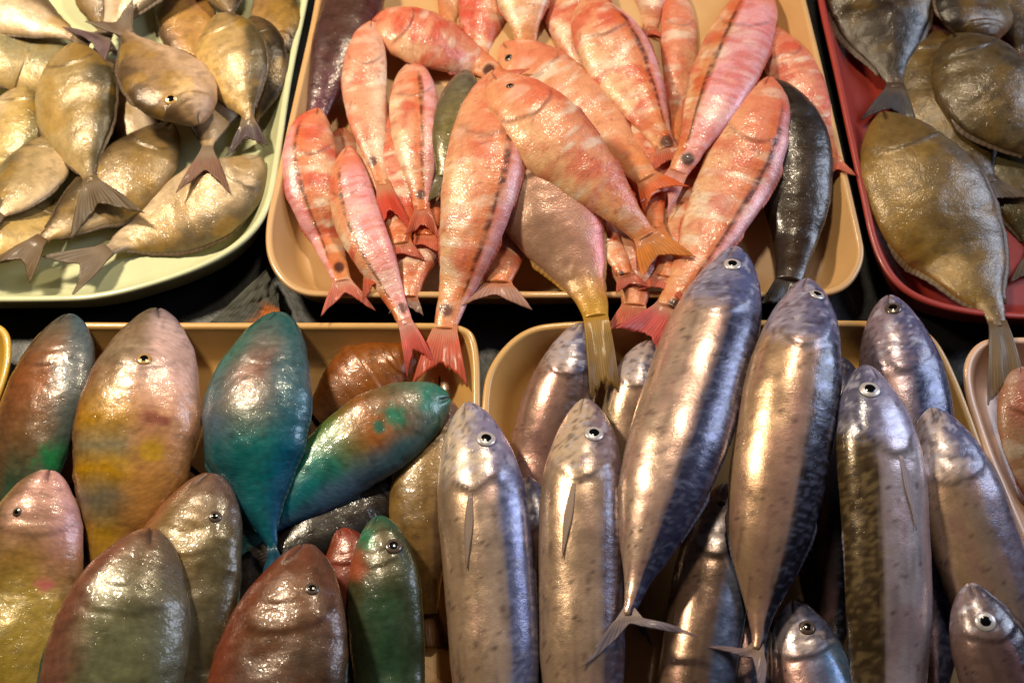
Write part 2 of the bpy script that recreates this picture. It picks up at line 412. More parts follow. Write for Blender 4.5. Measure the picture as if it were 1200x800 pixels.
def pig_parrot(u, v, q, f):
    n = fbm(q*.32, f['seed']); n2 = fbm(q*.9, f['seed']+4); n3 = fbm(q*1.8, f['seed']+8)
    uu = u+(n-.5)*.10; vv = v+f.get('voff', 0)+(fbm(q*.4, f['seed']+14)-.5)*.55
    B = f['bands']
    c = mixc(ramp(uu, B[2]), ramp(uu, B[1]), ss(-.75, -.2, vv)); c = mixc(c, ramp(uu, B[0]), ss(.2, .75, vv))
    c = np.clip(c, .004, 1); lum = c.mean(-1, keepdims=True); c = np.clip(lum+(c-lum)*1.14, .004, 1)*.8
    c = c*(.78+.44*n2)[..., None]
    c = mixc(c, c*.55, .6*ss(.56, .74, n3))
    g = (1-ss(.6, .95, np.abs(v)))*np.exp(-((u-(.25-.09*v*v)-f['gn'])/.009)**2); c = c*(1-.22*g)[..., None]
    m = np.exp(-((v+.05)/.09)**2)*(1-ss(.02, .05, u)); c = c*(1-.6*m)[..., None]
    return c, np.full(u.shape, .12)

PIG = dict(mackerel=pig_mackerel, rabbitfish=pig_rabbit, goatfish=pig_goat, snapper=pig_snapper, parrotfish=pig_parrot)
FINC = dict(mackerel=(110, 104, 120), rabbitfish=(112, 92, 74), goatfish=(206, 104, 76), snapper=(190, 140, 52), parrotfish=(60, 96, 96))
DIRS = dict(L=(-1, 0), R=(1, 0), U=(0, -1), D=(0, 1))
NB, NT, M = 140, 22, 60
GROUP = {}
count = [0]

def slab(name, top, th, mat, parent, col, uvs):
    """thin solid sheet from a grid of points top (n,m,3); th thickness (n,m)"""
    n, m = top.shape[:2]
    du = np.gradient(top, axis=0); dv = np.gradient(top, axis=1)
    nn = np.cross(du, dv); nn /= (np.linalg.norm(nn, axis=-1)[..., None]+1e-12)
    a = top+nn*th[..., None]*.5; b = top-nn*th[..., None]*.5
    V = np.vstack([a.reshape(-1, 3), b.reshape(-1, 3)])
    f = grid_faces(n, m)+grid_faces(n, m, off=n*m, flip=True)
    k = n*m
    for i in range(n-1):
        f.append((i*m, (i+1)*m, k+(i+1)*m, k+i*m)); f.append((i*m+m-1, k+i*m+m-1, k+(i+1)*m+m-1, (i+1)*m+m-1))
    for j in range(m-1):
        f.append((j, k+j, k+j+1, j+1)); e = (n-1)*m
        f.append((e+j, e+j+1, k+e+j+1, k+e+j))
    return mesh(name, V, f, mat, parent, np.vstack([col.reshape(-1, 4)]*2), np.vstack([uvs.reshape(-1, 2)]*2))

def fish(kind, label, pts, hw, dors='R', roll=10, group=None, tail=None, spots=(), eye=None, pec=False, allow=.006, kappa=None, tailc=None, finc=None, fin=1.0, twist=0, tr=None, **f):
    count[0] += 1; f['seed'] = count[0]*3+1
    rng = np.random.default_rng(count[0])
    pts = np.array(pts, float)
    if kind == 'goatfish': pts[-2] = pts[-2]+.24*(pts[-1]-pts[-2])
    hw *= dict(rabbitfish=1.04, goatfish=.98).get(kind, 1.0)
    dense = catmull(pts, 30)
    nb = 30*(len(pts)-2)
    uw = np.linspace(0, 1, NB)**1.25; uw = .55*uw+.45*np.linspace(0, 1, NB)
    uw[:10] = uw[10]*(np.arange(10)/10)**1.6
    cb = resample(dense[:nb+1], NB, uw); ct = resample(dense[nb:], NT)
    lb = np.linalg.norm(np.diff(dense[:nb+1], axis=0), axis=1).sum()
    C = np.vstack([cb, ct[1:]]); N = len(C)
    # in-picture normal used only to read the width off the photo
    d = np.gradient(C, axis=0); d /= np.linalg.norm(d, axis=1)[:, None]+1e-9
    d = np.stack([gsm(d[:, 0], 5), gsm(d[:, 1], 5)], -1); d /= np.linalg.norm(d, axis=1)[:, None]
    npx = np.stack([d[:, 1], -d[:, 0]], -1)
    pr = np.array(PROF[kind]); prof = np.interp(uw, pr[:, 0], pr[:, 1]); 
    un = uw.copy()
    if kind in HEAD:
        K, hp = HEAD[kind]; hp = np.array(hp); dh = uw*lb/hw
        pk = pr[np.argmax(pr[:, 1]), 0]
        prof = np.where(uw < pk, np.minimum(1, np.interp(dh, hp[:, 0], hp[:, 1])), prof)
        wq = ss(.25, .75, uw); un = uw.copy() if lb/hw < K else dh/K*(1-wq)+uw*wq
        un = np.maximum.accumulate(un)
    prof = np.where(uw > pr[np.argmax(pr[:, 1]), 0], np.maximum(.06, 1-(1-prof)*f.get('taper', 1)), prof)
    prof = gsm(prof, 1.6); prof[0] = prof[0]*.5
    z = np.full(N, .03)
    dd = np.array(DIRS[dors], float)*np.array([1, -1])
    rollr = math.radians(roll)
    ang = np.arange(M)/M*2*PI
    sa, ca = np.sin(ang), np.cos(ang)
    kap = kappa or dict(mackerel=1.3, rabbitfish=2.2, goatfish=3.2, snapper=2.5, parrotfish=2.0)[kind]
    notch, spread = TAIL[kind] if tail is None else tail
    trr = tr or TR[kind]
    def frames(P):
        T = np.gradient(P, axis=0); T = np.stack([gsm(T[:, k], 4) for k in range(3)], -1)
        T /= np.linalg.norm(T, axis=1)[:, None]
        Nn = np.cross([0, 0, 1.], T); Nn /= np.linalg.norm(Nn, axis=1)[:, None]
        if np.mean(Nn[:NB, :2]@dd) < 0: Nn = -Nn
        Zz = np.cross(T, Nn); Zz *= np.sign(Zz[:, 2])[:, None]
        ro = rollr*np.r_[np.ones(NB), np.linspace(1, .3, N-NB)][:, None]+math.radians(twist)*np.linspace(0, 1, N)[:, None]
        return T, np.cos(ro)*Nn+np.sin(ro)*Zz, -np.sin(ro)*Nn+np.cos(ro)*Zz
    for it in range(4):
        P = at(C, z)
        T, D, Sd = frames(P)
        wl = .5*np.linalg.norm(at(C+npx*hw, z)-at(C-npx*hw, z), axis=1)
        wmax = wl[:NB].mean()
        t = wmax*trr*prof**.85*(1-.3*uw)
        h = np.sqrt(np.maximum((wl[:NB]*prof)**2-(t*math.sin(rollr))**2, (.55*wl[:NB]*prof)**2))
        V = P[:NB, None]+D[:NB, None]*(h[:, None]*sa)[..., None]+Sd[:NB, None]*(t[:, None]*np.sign(ca)*np.abs(ca)**1.06)[..., None]
        tw = np.linspace(-1, 1, 11)
        s = np.linspace(0, 1, N-NB+1)
        hs = wl[NB-1:]*(prof[-1]+(spread-prof[-1])*s**.75)
        Vt = P[NB-1:, None]+D[NB-1:, None]*(hs[:, None]*tw)[..., None]
        if it == 3: break
        ix, iy = hidx(V); need = H[ix, iy]-(V[..., 2]-P[:NB, None, 2])
        need[V[..., 2] > P[:NB, None, 2]+.3*t[:, None]] = -1
        need = np.sort(need, axis=1)
        r1 = need[:, -3]-allow
        ix, iy = hidx(Vt); nt_ = np.sort(H[ix, iy]-(Vt[..., 2]-P[NB-1:, None, 2]), axis=1)[:, -3]+.0012
        r = np.r_[r1, nt_[1:]]
        arc = np.r_[0, np.cumsum(np.linalg.norm(np.diff(P, axis=0), axis=1))]
        kk = np.r_[np.full(NB, kap), np.full(N-NB, kap*1.5)]
        z = np.max(r[None, :]-kk[None, :]*(arc[:, None]-arc[None, :])**2, axis=1)
        z = gsm(z, 5)
    arc = np.r_[0, np.cumsum(np.linalg.norm(np.diff(P, axis=0), axis=1))]
    Lb = arc[NB-1]
    # ---- body relief: gill cover edge, cheek groove, mouth, soft unevenness
    uu = np.repeat(un[:, None], M, 1); vv = np.repeat(sa[None], NB, 0)
    hmean = h[:, None]
    q = np.stack([uu*Lb*100, vv*hmean*100, np.repeat((ca*1.0)[None], NB, 0)*t[:, None]*100], -1)
    nrm = V-P[:NB, None]; nrm /= np.linalg.norm(nrm, axis=-1)[..., None]+1e-9
    ug = dict(mackerel=.215, rabbitfish=.205, goatfish=.285, snapper=.27, parrotfish=.25)[kind]
    gn = (fbm(q*.8, f['seed']+60, 2)-.5)*.03
    gc = ug-.09*vv*vv+gn
    dl = wmax*(.02 if kind == 'parrotfish' else .04)*ss(.04, ug*.9, uu)*(1-ss(-.004, .012, uu-gc))*(1-ss(.6, .98, np.abs(vv)))
    dl -= wmax*.015*np.exp(-((uu-gc+.06)/.010)**2)*(1-ss(.2, .6, np.abs(vv)))
    dl -= wmax*.06*np.exp(-((vv+.22)/.10)**2)*(1-ss(.035, .07, uu))
    dl += wmax*(.03 if kind == 'mackerel' else .085)*(fbm(q*.33, f['seed']+50, 2)-.5)*ss(0, .12, uu)+wmax*(.012 if kind == 'mackerel' else .03)*(fbm(q*1.1, f['seed']+51, 2)-.5)*ss(0, .1, uu)
    V = V+nrm*dl[..., None]
    # ---- pigment
    mouth = np.exp(-((vv+.22)/.09)**2)*(1-ss(.03, .065, uu))
    f['gn'] = gn
    c, met = PIG[kind](uu, vv, q, f)
    pxV = to_px(V)
    up = np.repeat((ca > .1)[None], NB, 0)
    c = c*(1-.7*mouth)[..., None]
    for sx, sy, sr, sc in spots:
        dpx = np.hypot(pxV[..., 0]-sx, pxV[..., 1]-sy)+(fbm(q*1.6, f['seed']+70)-.5)*sr*(.4 if sr < 9.5 else 1.6)
        c = mixc(c, lin(sc), (1-ss(sr*(.6 if sr < 9.5 else .2), sr*(1.15 if sr < 9.5 else 1.4), dpx))*up*.92)
    if f.get('tint') is not None: c = c*np.array(f['tint'])
    gamma = f.get('mul', 1.0); c = np.clip(c*gamma, 0.003, .9)
    colr = np.concatenate([c, met[..., None]], -1).reshape(-1, 4)
    uvs = np.stack([q[..., 0], np.repeat((ang*M/(2*PI))[None], NB, 0)/M*2*PI*np.maximum(hmean, .004)*100*.85], -1)
    # seam: ring is closed by duplicating the first column
    Vc = np.concatenate([V, V[:, :1]], 1); cc = colr.reshape(NB, M, 4); cc = np.concatenate([cc, cc[:, :1]], 1)
    uvc = np.concatenate([uvs, np.stack([q[:, :1, 0], np.full((NB, 1), 2*PI)*np.maximum(hmean, .004)*100*.85], -1)], 1)
    faces = grid_faces(NB, M+1)
    faces.append(tuple(range(M, -1, -1))); k = (NB-1)*(M+1); faces.append(tuple(range(k, k+M+1)))
    # orientation check
    e1 = Vc[40, 1]-Vc[40, 0]; e2 = Vc[41, 0]-Vc[40, 0]
    if np.dot(np.cross(e1, e2), nrm[40, 0]) < 0: faces = [x[::-1] for x in faces]
    root = bpy.data.objects.new(kind, None); COL.objects.link(root)
    ctr = P[NB//2].copy(); ctr[2] = V[..., 2].min(); root.location = ctr; root.empty_display_size = .02
    root['label'] = label; root['category'] = 'fish'
    if group: root['group'] = group
    # weld the seam
    Vf = Vc.reshape(-1, 3)
    body = mesh('body', Vf, faces, MAT[kind], root, cc.reshape(-1, 4), uvc.reshape(-1, 2))
    import bmesh
    bm = bmesh.new(); bm.from_mesh(body.data); bmesh.ops.remove_doubles(bm, verts=bm.verts, dist=1e-6); bm.to_mesh(body.data); bm.free()
    body.data.polygons.foreach_set('use_smooth', [True]*len(body.data.polygons))
    # ---- fins
    fc = lin(finc if finc is not None else FINC[kind])*f.get('fmul', 1.0)
    tc_ = lin(tailc) if tailc is not None else fc
    nw = 33; tw = np.linspace(-1, 1, nw); ns = 14; s = np.linspace(0, 1, ns)
    sl = np.linspace(0, 1, N-NB+1)
    Lt = notch+(1-notch)*np.abs(tw)**1.5
    Lt = Lt*(1-.10*vnoise(np.stack([tw*9, tw*0, tw*0], -1), f['seed']+77)-.04*vnoise(np.stack([tw*40, tw*0, tw*0], -1), f['seed']+78))
    sg = s[:, None]*Lt[None, :]
    Pt = np.stack([np.interp(sg, sl, P[NB-1:, k]) for k in range(3)], -1)
    Dt = np.stack([np.interp(sg, sl, D[NB-1:, k]) for k in range(3)], -1)
    Tt = Sd[NB-1]
    hsp = wl[NB-1]*(prof[-1]*.95+(spread-prof[-1])*sg**.75)
    wav = .0026*np.sin(tw*rng.uniform(3, 6)+rng.uniform(0, 6))[None, :]*sg+.006*(rng.uniform(-1, 1)*tw[None, :])*sg+.004*(fbm(np.stack([sg*3, np.repeat(tw[None], ns, 0)*3, sg*0], -1), f['seed']+95)-.5)*sg
    Ft = Pt+Dt*(hsp*tw[None, :])[..., None]+np.array([0, 0, 1.])*(wav+.0006)[..., None]
    # start a little inside the tail stalk
    Ft[0] = Ft[0]-T[NB-1]*.006
    th = np.interp(sg, [0, .15, 1], [.0035, .0016, .0007])
    nzf = fbm(np.stack([sg*6, np.repeat(tw[None], ns, 0)*4, sg*0], -1), f['seed']+90)
    fcol = np.concatenate([mixc(c[-1].mean(0)*np.ones(sg.shape+(3,)), tc_*(.7+.6*nzf)[..., None], ss(0, .3, sg)), (.45*ss(.3, 1, sg)*(.5+nzf))[..., None]], -1)
    fuv = np.stack([sg*3, np.repeat(tw[None], ns, 0)*2.2], -1)
    Ft[..., 2] += .002*sg
    slab('tail_fin', Ft, th, MAT['fin'], root, fcol, fuv)
    if fin:
        spec = dict(mackerel=[('dorsal_fin', 1, .34, .5, .14), ('dorsal_fin', 1, .62, .78, .14), ('anal_fin', -1, .62, .78, .14)],
                    rabbitfish=[('dorsal_fin', 1, .22, .9, .16), ('anal_fin', -1, .48, .9, .15)],
                    goatfish=[('dorsal_fin', 1, .3, .5, .2), ('dorsal_fin', 1, .6, .78, .16), ('anal_fin', -1, .6, .76, .16)],
                    snapper=[('dorsal_fin', 1, .26, .88, .13), ('anal_fin', -1, .6, .84, .14)],
                    parrotfish=[('dorsal_fin', 1, .24, .92, .11), ('anal_fin', -1, .55, .9, .11)])[kind]
        for nm, sgn, u0, u1, hh in spec:
            na, nh = 26, 6
            ua = np.linspace(u0, u1, na); e = np.linspace(0, 1, nh)
            col_ = M//4 if sgn > 0 else 3*M//4
            base = np.stack([np.interp(ua, uw, V[:, col_, k]) for k in range(3)], -1)
            Df = np.stack([np.interp(ua, uw, D[:NB, k]) for k in range(3)], -1)*sgn
            Tf = np.stack([np.interp(ua, uw, T[:NB, k]) for k in range(3)], -1)
            w = (ua-u0)/(u1-u0); shp = np.clip(np.minimum(w/.16, 1), 0, 1)**.6*(1-.45*w)*(.85+.15*np.abs(np.sin(w*34)))
            hgt = hh*fin*wmax*shp
            Q = base[:, None]+(Df*.8+Tf*.7)[:, None]*(e[None, :]*hgt[:, None])[..., None]-Df[:, None]*.0022
            Q[..., 2] -= (e[None, :]**2)*hgt[:, None]*.25
            thf = np.interp(e, [0, 1], [.0022, .0006])[None, :]*np.ones((na, 1))
            nzf = vnoise(np.stack([np.repeat(ua[:, None], nh, 1)*30, np.repeat(e[None], na, 0)*3, np.zeros((na, nh))], -1), f['seed'])
            bc = np.stack([np.interp(ua, uw, c[:, col_, k]) for k in range(3)], -1)
            fcl = np.concatenate([mixc(np.repeat(bc[:, None], nh, 1), fc*(.7+.6*nzf)[..., None], np.repeat(ss(0, .8, e)[None], na, 0)), np.zeros((na, nh, 1))], -1)
            fv = np.stack([np.repeat(e[None], na, 0), np.repeat(ua[:, None], nh, 1)*Lb*60], -1)
            slab(nm, Q, thf, MAT['fin'], root, fcl, fv)
    def surf(u, v):
        a = math.asin(max(-1, min(1, v))); fi = a/(2*PI)*M; i0 = int(math.floor(fi)); w = fi-i0
        cs = [np.stack([np.interp(u, uw, V[:, (i0+k) % M, x]) for x in range(3)], -1) for k in (0, 1)]
        return cs[0]*(1-w)+cs[1]*w
    def snorm(u, v):
        e = .012
        n_ = np.cross(surf(u+e, v)-surf(u-e, v), surf(u, v+.08)-surf(u, v-.08)); n_ /= np.linalg.norm(n_)+1e-12
        cidx = int(np.argmin(np.abs(uw-u)))
        return n_ if n_@(surf(u, v)-P[cidx]) > 0 else -n_
    if pec:
        ub = float(np.interp(ug+.012, un, uw)); vb = -.15
        pl = {'mackerel': .15, 'rabbitfish': .15, 'goatfish': .19, 'snapper': .22, 'parrotfish': .17}[kind]
        na, nw_ = 16, 9
        sA = np.linspace(0, 1, na); wA = np.linspace(-1, 1, nw_); Q = np.zeros((na, nw_, 3))
        wid = {'mackerel': .1, 'rabbitfish': .13, 'goatfish': .13, 'snapper': .12, 'parrotfish': .17}[kind]
        for i, s_ in enumerate(sA):
            half = wid*(.35+.65*math.sin(min(1, s_*1.5+.05)*PI/2))*(1-max(0, s_-.45)**1.5*2.2)
            for j, w_ in enumerate(wA):
                u_ = ub+pl*s_*(1-.12*abs(w_)**2); v_ = vb-.22*s_+half*w_
                Q[i, j] = surf(u_, v_)+snorm(u_, v_)*(.0003+.0012*s_)
        nzf = vnoise(np.stack([sA[:, None]*2+wA[None]*0, sA[:, None]*0+wA[None]*8, np.zeros((na, nw_))], -1), f['seed']+3)
        bci = c[int(np.argmin(np.abs(uw-ub-.05))), 0]
        fcl = np.concatenate([np.ones((na, nw_, 3))*(bci*.78+fc*.22)*(.72+.4*nzf)[..., None], np.zeros((na, nw_, 1))], -1)
        fv = np.stack([sA[:, None]*2+wA[None]*0, sA[:, None]*0+wA[None]*.9], -1)
        slab('pectoral_fin', Q, np.full((na, nw_), .0007), MAT['fin'], root, fcl, fv)
    # ---- eye (white ring / iris dome with the pupil as its own piece)
    if eye is not False:
        ue, ve, re, em = EYE[kind]; ue = float(np.interp(ue, un, uw))
        rw = re*wmax
        if eye is not None:
            dpx = np.hypot(pxV[..., 0]-eye[0], pxV[..., 1]-eye[1]); dpx[:, ca < .05] = 1e6
            i, j = np.unravel_index(np.argmin(dpx), dpx.shape); ue, ve = float(uw[i]), float(sa[j])
            if len(eye) > 2: rw = eye[2]*wl[0]/hw
            if len(eye) > 3: em = eye[3]
        o = surf(ue, ve); nv = snorm(ue, ve)
        t1 = np.cross(nv, T[5]); t1 /= np.linalg.norm(t1); t2 = np.cross(nv, t1)
        def dome(name, r, hgt, lift, mat, par, nr=7, nc=24):
            Vd = [o+nv*(lift+hgt)]; fd = []
            for i in range(1, nr+1):
                ph = i/nr*PI/2*1.15
                for j in range(nc):
                    b_ = j/nc*2*PI
                    Vd.append(o+nv*(lift+hgt*math.cos(ph))+(t1*math.cos(b_)+t2*math.sin(b_))*r*math.sin(ph))
            for j in range(nc): fd.append((0, 1+j, 1+(j+1) % nc))
            for i in range(nr-1):
                for j in range(nc):
                    a = 1+i*nc+j; b_ = 1+i*nc+(j+1) % nc; fd.append((a, a+nc, b_+nc, b_))
            fd.append(tuple(range(1+(nr-1)*nc, 1+nr*nc))[::-1])
            return mesh(name, Vd, fd, mat, par)
        eo = dome('eye', rw, rw*.26, 0, MAT[em], root)
        dome('pupil', rw*.55, rw*.10, rw*.19, MAT['pupil'], eo)
    # ---- stamp on the height map
    for pp in (V.reshape(-1, 3), Vt.reshape(-1, 3)):
        ix, iy = hidx(pp); np.maximum.at(H, (ix, iy), pp[:, 2])
    return root

# ------------------------------------------------------------------ the fish, from the bottom of each heap upwards
GR = 'rabbitfish heaped in the pale green tray'
RB = 'rabbitfish'
OLV = dict(belly=(190, 164, 108), mid=(160, 136, 82), backc=(96, 86, 56))
CRM = dict(belly=(234, 214, 190), mid=(212, 188, 154), backc=(140, 118, 84), mott=.15)
BRN = dict(belly=(150, 122, 78), mid=(118, 94, 58), backc=(74, 58, 38))
fish(RB, 'brown rabbitfish deep in the gap at the top edge of the pale green tray', [(95, -60), (108, -20), (118, 20), (122, 45), (124, 70)], 26, 'R', 5, GR, eye=False, **BRN)
fish(RB, 'pale rabbitfish showing only a white belly patch between the two middle rabbitfish', [(120, 70), (140, 110), (155, 150), (165, 190), (170, 220)], 40, 'L', 5, GR, eye=False, **CRM)
fish(RB, 'yellowish rabbitfish low at the left edge of the pale green tray above its rim', [(70, 235), (35, 262), (-10, 285), (-60, 300), (-90, 310)], 28, 'U', 5, GR, eye=False, belly=(210, 180, 110), mid=(190, 160, 90), backc=(120, 100, 60))
fish(RB, 'grey olive rabbitfish sideways at the left under the pale cream one', [(95, 105), (55, 82), (0, 62), (-60, 45), (-100, 35)], 36, 'U', 5, GR, belly=(186, 160, 100), mid=(156, 146, 104), backc=(120, 116, 86), eye=False)
fish(RB, 'orange brown rabbitfish half hidden behind the golden one near the tray top', [(212, -40), (214, 0), (225, 50), (245, 100), (252, 130)], 34, 'L', 5, GR, eye=False, belly=(196, 140, 84), mid=(186, 136, 84), backc=(130, 96, 60))
fish(RB, 'dark rabbitfish at the top edge right of the orange brown one', [(250, -70), (262, -30), (268, 0), (270, 20), (268, 45)], 34, 'R', 8, GR, eye=False, **BRN)
fish(RB, 'brown rabbitfish head down against the right rim of the pale green tray', [(312, -90), (316, -40), (322, 10), (326, 50), (322, 66)][::-1], 30, 'R', 8, GR, eye=False, belly=(168, 128, 76), mid=(150, 116, 68), backc=(84, 66, 40))
fish(RB, 'pale yellow rabbitfish at the left edge beside the big olive one', [(30, 100), (18, 135), (0, 180), (-25, 225), (-45, 255)], 36, 'R', 8, GR, eye=False, belly=(232, 206, 170), mid=(210, 182, 112), backc=(150, 134, 60))
fish(RB, 'cream rabbitfish slanting down to the left edge below the pale yellow one', [(62, 160), (46, 190), (22, 228), (-4, 256), (-40, 282)], 32, 'U', 5, GR, eye=False, belly=(206, 180, 136), mid=(182, 158, 110), backc=(130, 112, 72))
fish(RB, 'cream speckled rabbitfish along the lower rim of the pale green tray', [(305, 185), (275, 214), (225, 246), (165, 276), (122, 296), (62, 330)], 42, 'D', -4, GR, eye=False, tail=(.5, .75), tailc=(128, 110, 92), belly=(216, 192, 158), mid=(206, 180, 142), backc=(150, 130, 96), mott=.25)
fish(RB, 'rabbitfish with pinkish tail stalk and forked tail crossing the cream speckled one', [(282, 60), (268, 92), (250, 130), (244, 160), (243, 178), (238, 232)], 36, 'L', 5, GR, eye=False, tail=(.45, .85), tailc=(140, 100, 80), **CRM)
fish(RB, 'brown rabbitfish running from the tray middle to a dark tail at the lower left rim', [(200, 145), (178, 172), (140, 215), (85, 258), (45, 284), (8, 328)], 37, 'U', 5, GR, eye=False, tail=(.55, .75), tailc=(120, 96, 70), belly=(158, 132, 84), mid=(142, 116, 68), backc=(104, 84, 52))
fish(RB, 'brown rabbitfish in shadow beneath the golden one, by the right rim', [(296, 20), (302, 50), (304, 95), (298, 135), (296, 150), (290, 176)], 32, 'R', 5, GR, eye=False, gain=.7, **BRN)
fish(RB, 'golden rabbitfish with dark tail beside the right rim of the pale green tray', [(256, 18), (262, 38), (276, 85), (288, 125), (291, 142), (290, 182)], 43, 'R', 14, GR, eye=False, tail=(.55, .6), tailc=(96, 78, 84), belly=(214, 176, 100), mid=(196, 164, 106), backc=(116, 100, 66))
fish(RB, 'cream rabbitfish at the upper left corner with its tail pointing right', [(-90, -35), (-45, -10), (20, 14), (72, 36), (92, 46), (118, 58)], 32, 'U', 4, GR, eye=False, **CRM)
fish(RB, 'cream rabbitfish at the top edge with its purple brown tail on the big olive one', [(215, -100), (190, -60), (158, -12), (130, 30), (122, 42), (96, 58)], 38, 'R', 6, GR, eye=False, tail=(.6, .85), tailc=(116, 92, 96), **CRM)
fish(RB, 'big olive rabbitfish lying head up in the middle of the pale green tray', [(86, 52), (86, 75), (89, 120), (97, 170), (107, 214), (128, 272)], 49, 'R', 8, GR, eye=False, tail=(.5, .95), tailc=(104, 84, 60), **OLV, mott=.2)
fish(RB, 'plump rabbitfish head down with its gold eye showing, right of the big olive one', [(232, 146), (219, 124), (186, 82), (158, 52), (146, 38), (128, 14)], 48, 'L', 12, GR, eye=(201, 115, 8, 'gold_eye'), belly=(214, 180, 150), mid=(166, 134, 94), backc=(120, 92, 60), spots=[(215, 98, 12, (214, 176, 120))])

# red tray
GC = 'rabbitfish heaped in the red tray'
GLD = dict(gain=.45, belly=(150, 124, 70), mid=(130, 102, 56), backc=(104, 88, 66), mott=.6)
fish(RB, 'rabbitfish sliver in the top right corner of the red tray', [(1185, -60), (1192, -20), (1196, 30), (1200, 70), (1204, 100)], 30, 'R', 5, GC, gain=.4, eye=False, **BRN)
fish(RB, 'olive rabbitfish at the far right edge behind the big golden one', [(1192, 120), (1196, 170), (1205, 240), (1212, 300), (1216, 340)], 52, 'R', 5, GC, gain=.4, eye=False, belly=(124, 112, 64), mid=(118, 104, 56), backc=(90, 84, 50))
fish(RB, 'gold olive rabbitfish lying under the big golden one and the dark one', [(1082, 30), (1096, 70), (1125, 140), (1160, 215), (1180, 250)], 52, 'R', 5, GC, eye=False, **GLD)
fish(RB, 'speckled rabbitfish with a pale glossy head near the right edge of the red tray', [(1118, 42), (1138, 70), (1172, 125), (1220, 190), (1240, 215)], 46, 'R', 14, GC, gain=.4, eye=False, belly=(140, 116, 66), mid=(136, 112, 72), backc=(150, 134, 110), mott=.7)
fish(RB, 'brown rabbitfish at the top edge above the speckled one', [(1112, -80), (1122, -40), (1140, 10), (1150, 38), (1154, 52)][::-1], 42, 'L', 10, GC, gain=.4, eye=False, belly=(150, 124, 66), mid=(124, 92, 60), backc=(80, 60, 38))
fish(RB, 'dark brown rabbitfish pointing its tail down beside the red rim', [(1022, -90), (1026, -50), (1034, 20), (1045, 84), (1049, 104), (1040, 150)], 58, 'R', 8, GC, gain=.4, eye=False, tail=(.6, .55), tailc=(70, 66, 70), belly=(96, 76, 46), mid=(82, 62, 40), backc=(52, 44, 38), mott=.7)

# pink tray, lower layers
GG = 'goatfish heaped in the cream tray'
GT = 'goatfish'
PK = dict(base=(222, 146, 112), belly=(238, 190, 164))
RD = dict(base=(206, 98, 70), belly=(218, 130, 100), reda=.8)
fish(GT, 'grey cream fish tail tucked under the top edge above the sideways pink goatfish', [(545, -80), (540, -50), (532, -8), (524, 22), (522, 40)], 30, 'L', 5, GG, eye=False, base=(190, 164, 128), belly=(214, 190, 150), reda=.1)
fish(GT, 'deep red goatfish in the gap beside the upright pale one at the tray top', [(575, -60), (572, -20), (564, 30), (560, 70), (558, 100)], 32, 'L', 5, GG, eye=False, **RD)
fish(GT, 'deep red goatfish at the top edge right of the upright pale one', [(672, -60), (672, -20), (682, 40), (705, 100), (715, 130)], 40, 'R', 5, GG, eye=False, **RD)
fish(GT, 'purplish fish piece at the top edge above the two narrow pink goatfish', [(770, -70), (768, -40), (764, 0), (762, 30), (760, 50)], 28, 'R', 5, GG, eye=False, base=(120, 84, 88), belly=(140, 100, 96), reda=.2)
DR = dict(base=(150, 76, 50), belly=(160, 90, 60), reda=.5)  # dark reds that carry the shade low between the hanging fish
fish(GT, 'added brownish red goatfish painted as the shade left of the snapper', [(590, 170), (592, 210), (594, 260), (588, 306), (584, 322), (580, 366)], 52, 'R', 5, GG, eye=False, tail=(.45, .9), tailc=(190, 140, 124), **DR)  # added to darken the gap beside the snapper
fish(GT, 'added brownish red goatfish painted as the shade right of the snapper tail', [(720, 200), (728, 240), (738, 290), (744, 330), (744, 346), (738, 400)], 46, 'R', 5, GG, eye=False, **DR)  # added filler whose colour stands for the red shade here
fish(GT, 'small red goatfish filling the gap between the two left hanging goatfish and the wall', [(400, 150), (402, 190), (410, 240), (426, 290), (432, 312), (446, 350)], 30, 'L', 5, GG, eye=False, tail=(.5, .7), tailc=(196, 84, 50), **DR)
fish(GT, 'dull red goatfish lying low between the left pair and the large striped one', [(500, 200), (498, 236), (490, 290), (482, 330), (480, 342), (476, 372)], 36, 'R', 5, GG, eye=False, tail=(.5, .6), tailc=(150, 110, 96), **DR)
fish(GT, 'deep orange goatfish low under the dashed edged one at the right', [(850, 130), (842, 180), (815, 250), (790, 300), (782, 318), (768, 352)], 46, 'R', 5, GG, eye=False, base=(206, 88, 52), belly=(210, 100, 64))
fish(GT, 'orange red goatfish hidden under the two big slanting ones', [(600, 170), (640, 215), (690, 262), (722, 300), (730, 316), (742, 345)], 30, 'R', 5, GG, eye=False, spots=[(727, 322, 6, (40, 16, 10)), (750, 318, 6, (40, 16, 10))], base=(222, 130, 70), belly=(230, 160, 90))
fish(GT, 'orange goatfish whose body fills the shadow under the grey headed fish', [(520, 120), (520, 170), (508, 230), (500, 270), (492, 300)], 40, 'R', 5, GG, eye=False, **RD)
fish(GT, 'red goatfish fanning its tail in the middle above the snapper', [(745, 100), (750, 150), (760, 205), (766, 240), (768, 255), (772, 310)], 30, 'R', 5, GG, eye=False, tail=(.7, .9), tailc=(214, 120, 40), base=(220, 92, 50), belly=(220, 110, 60))
fish(GT, 'reddish goatfish low in the heap behind the striped ones at the left', [(440, 120), (455, 170), (466, 230), (470, 280), (472, 310)], 40, 'R', 5, GG, eye=False, **RD)
fish(GT, 'pink goatfish with white back against the right rim of the cream tray', [(900, 30), (912, 55), (940, 105), (965, 160), (972, 180), (985, 215)], 26, 'R', 10, GG, eye=False, base=(222, 130, 112), belly=(230, 160, 150))
fish(GT, 'narrow pink goatfish standing between the two dash striped ones at the top', [(792, -15), (795, 20), (797, 80), (795, 140), (794, 158), (790, 190)], 23, 'L', 5, GG, eye=False, base=(222, 140, 104), belly=(226, 150, 130), reda=.4)
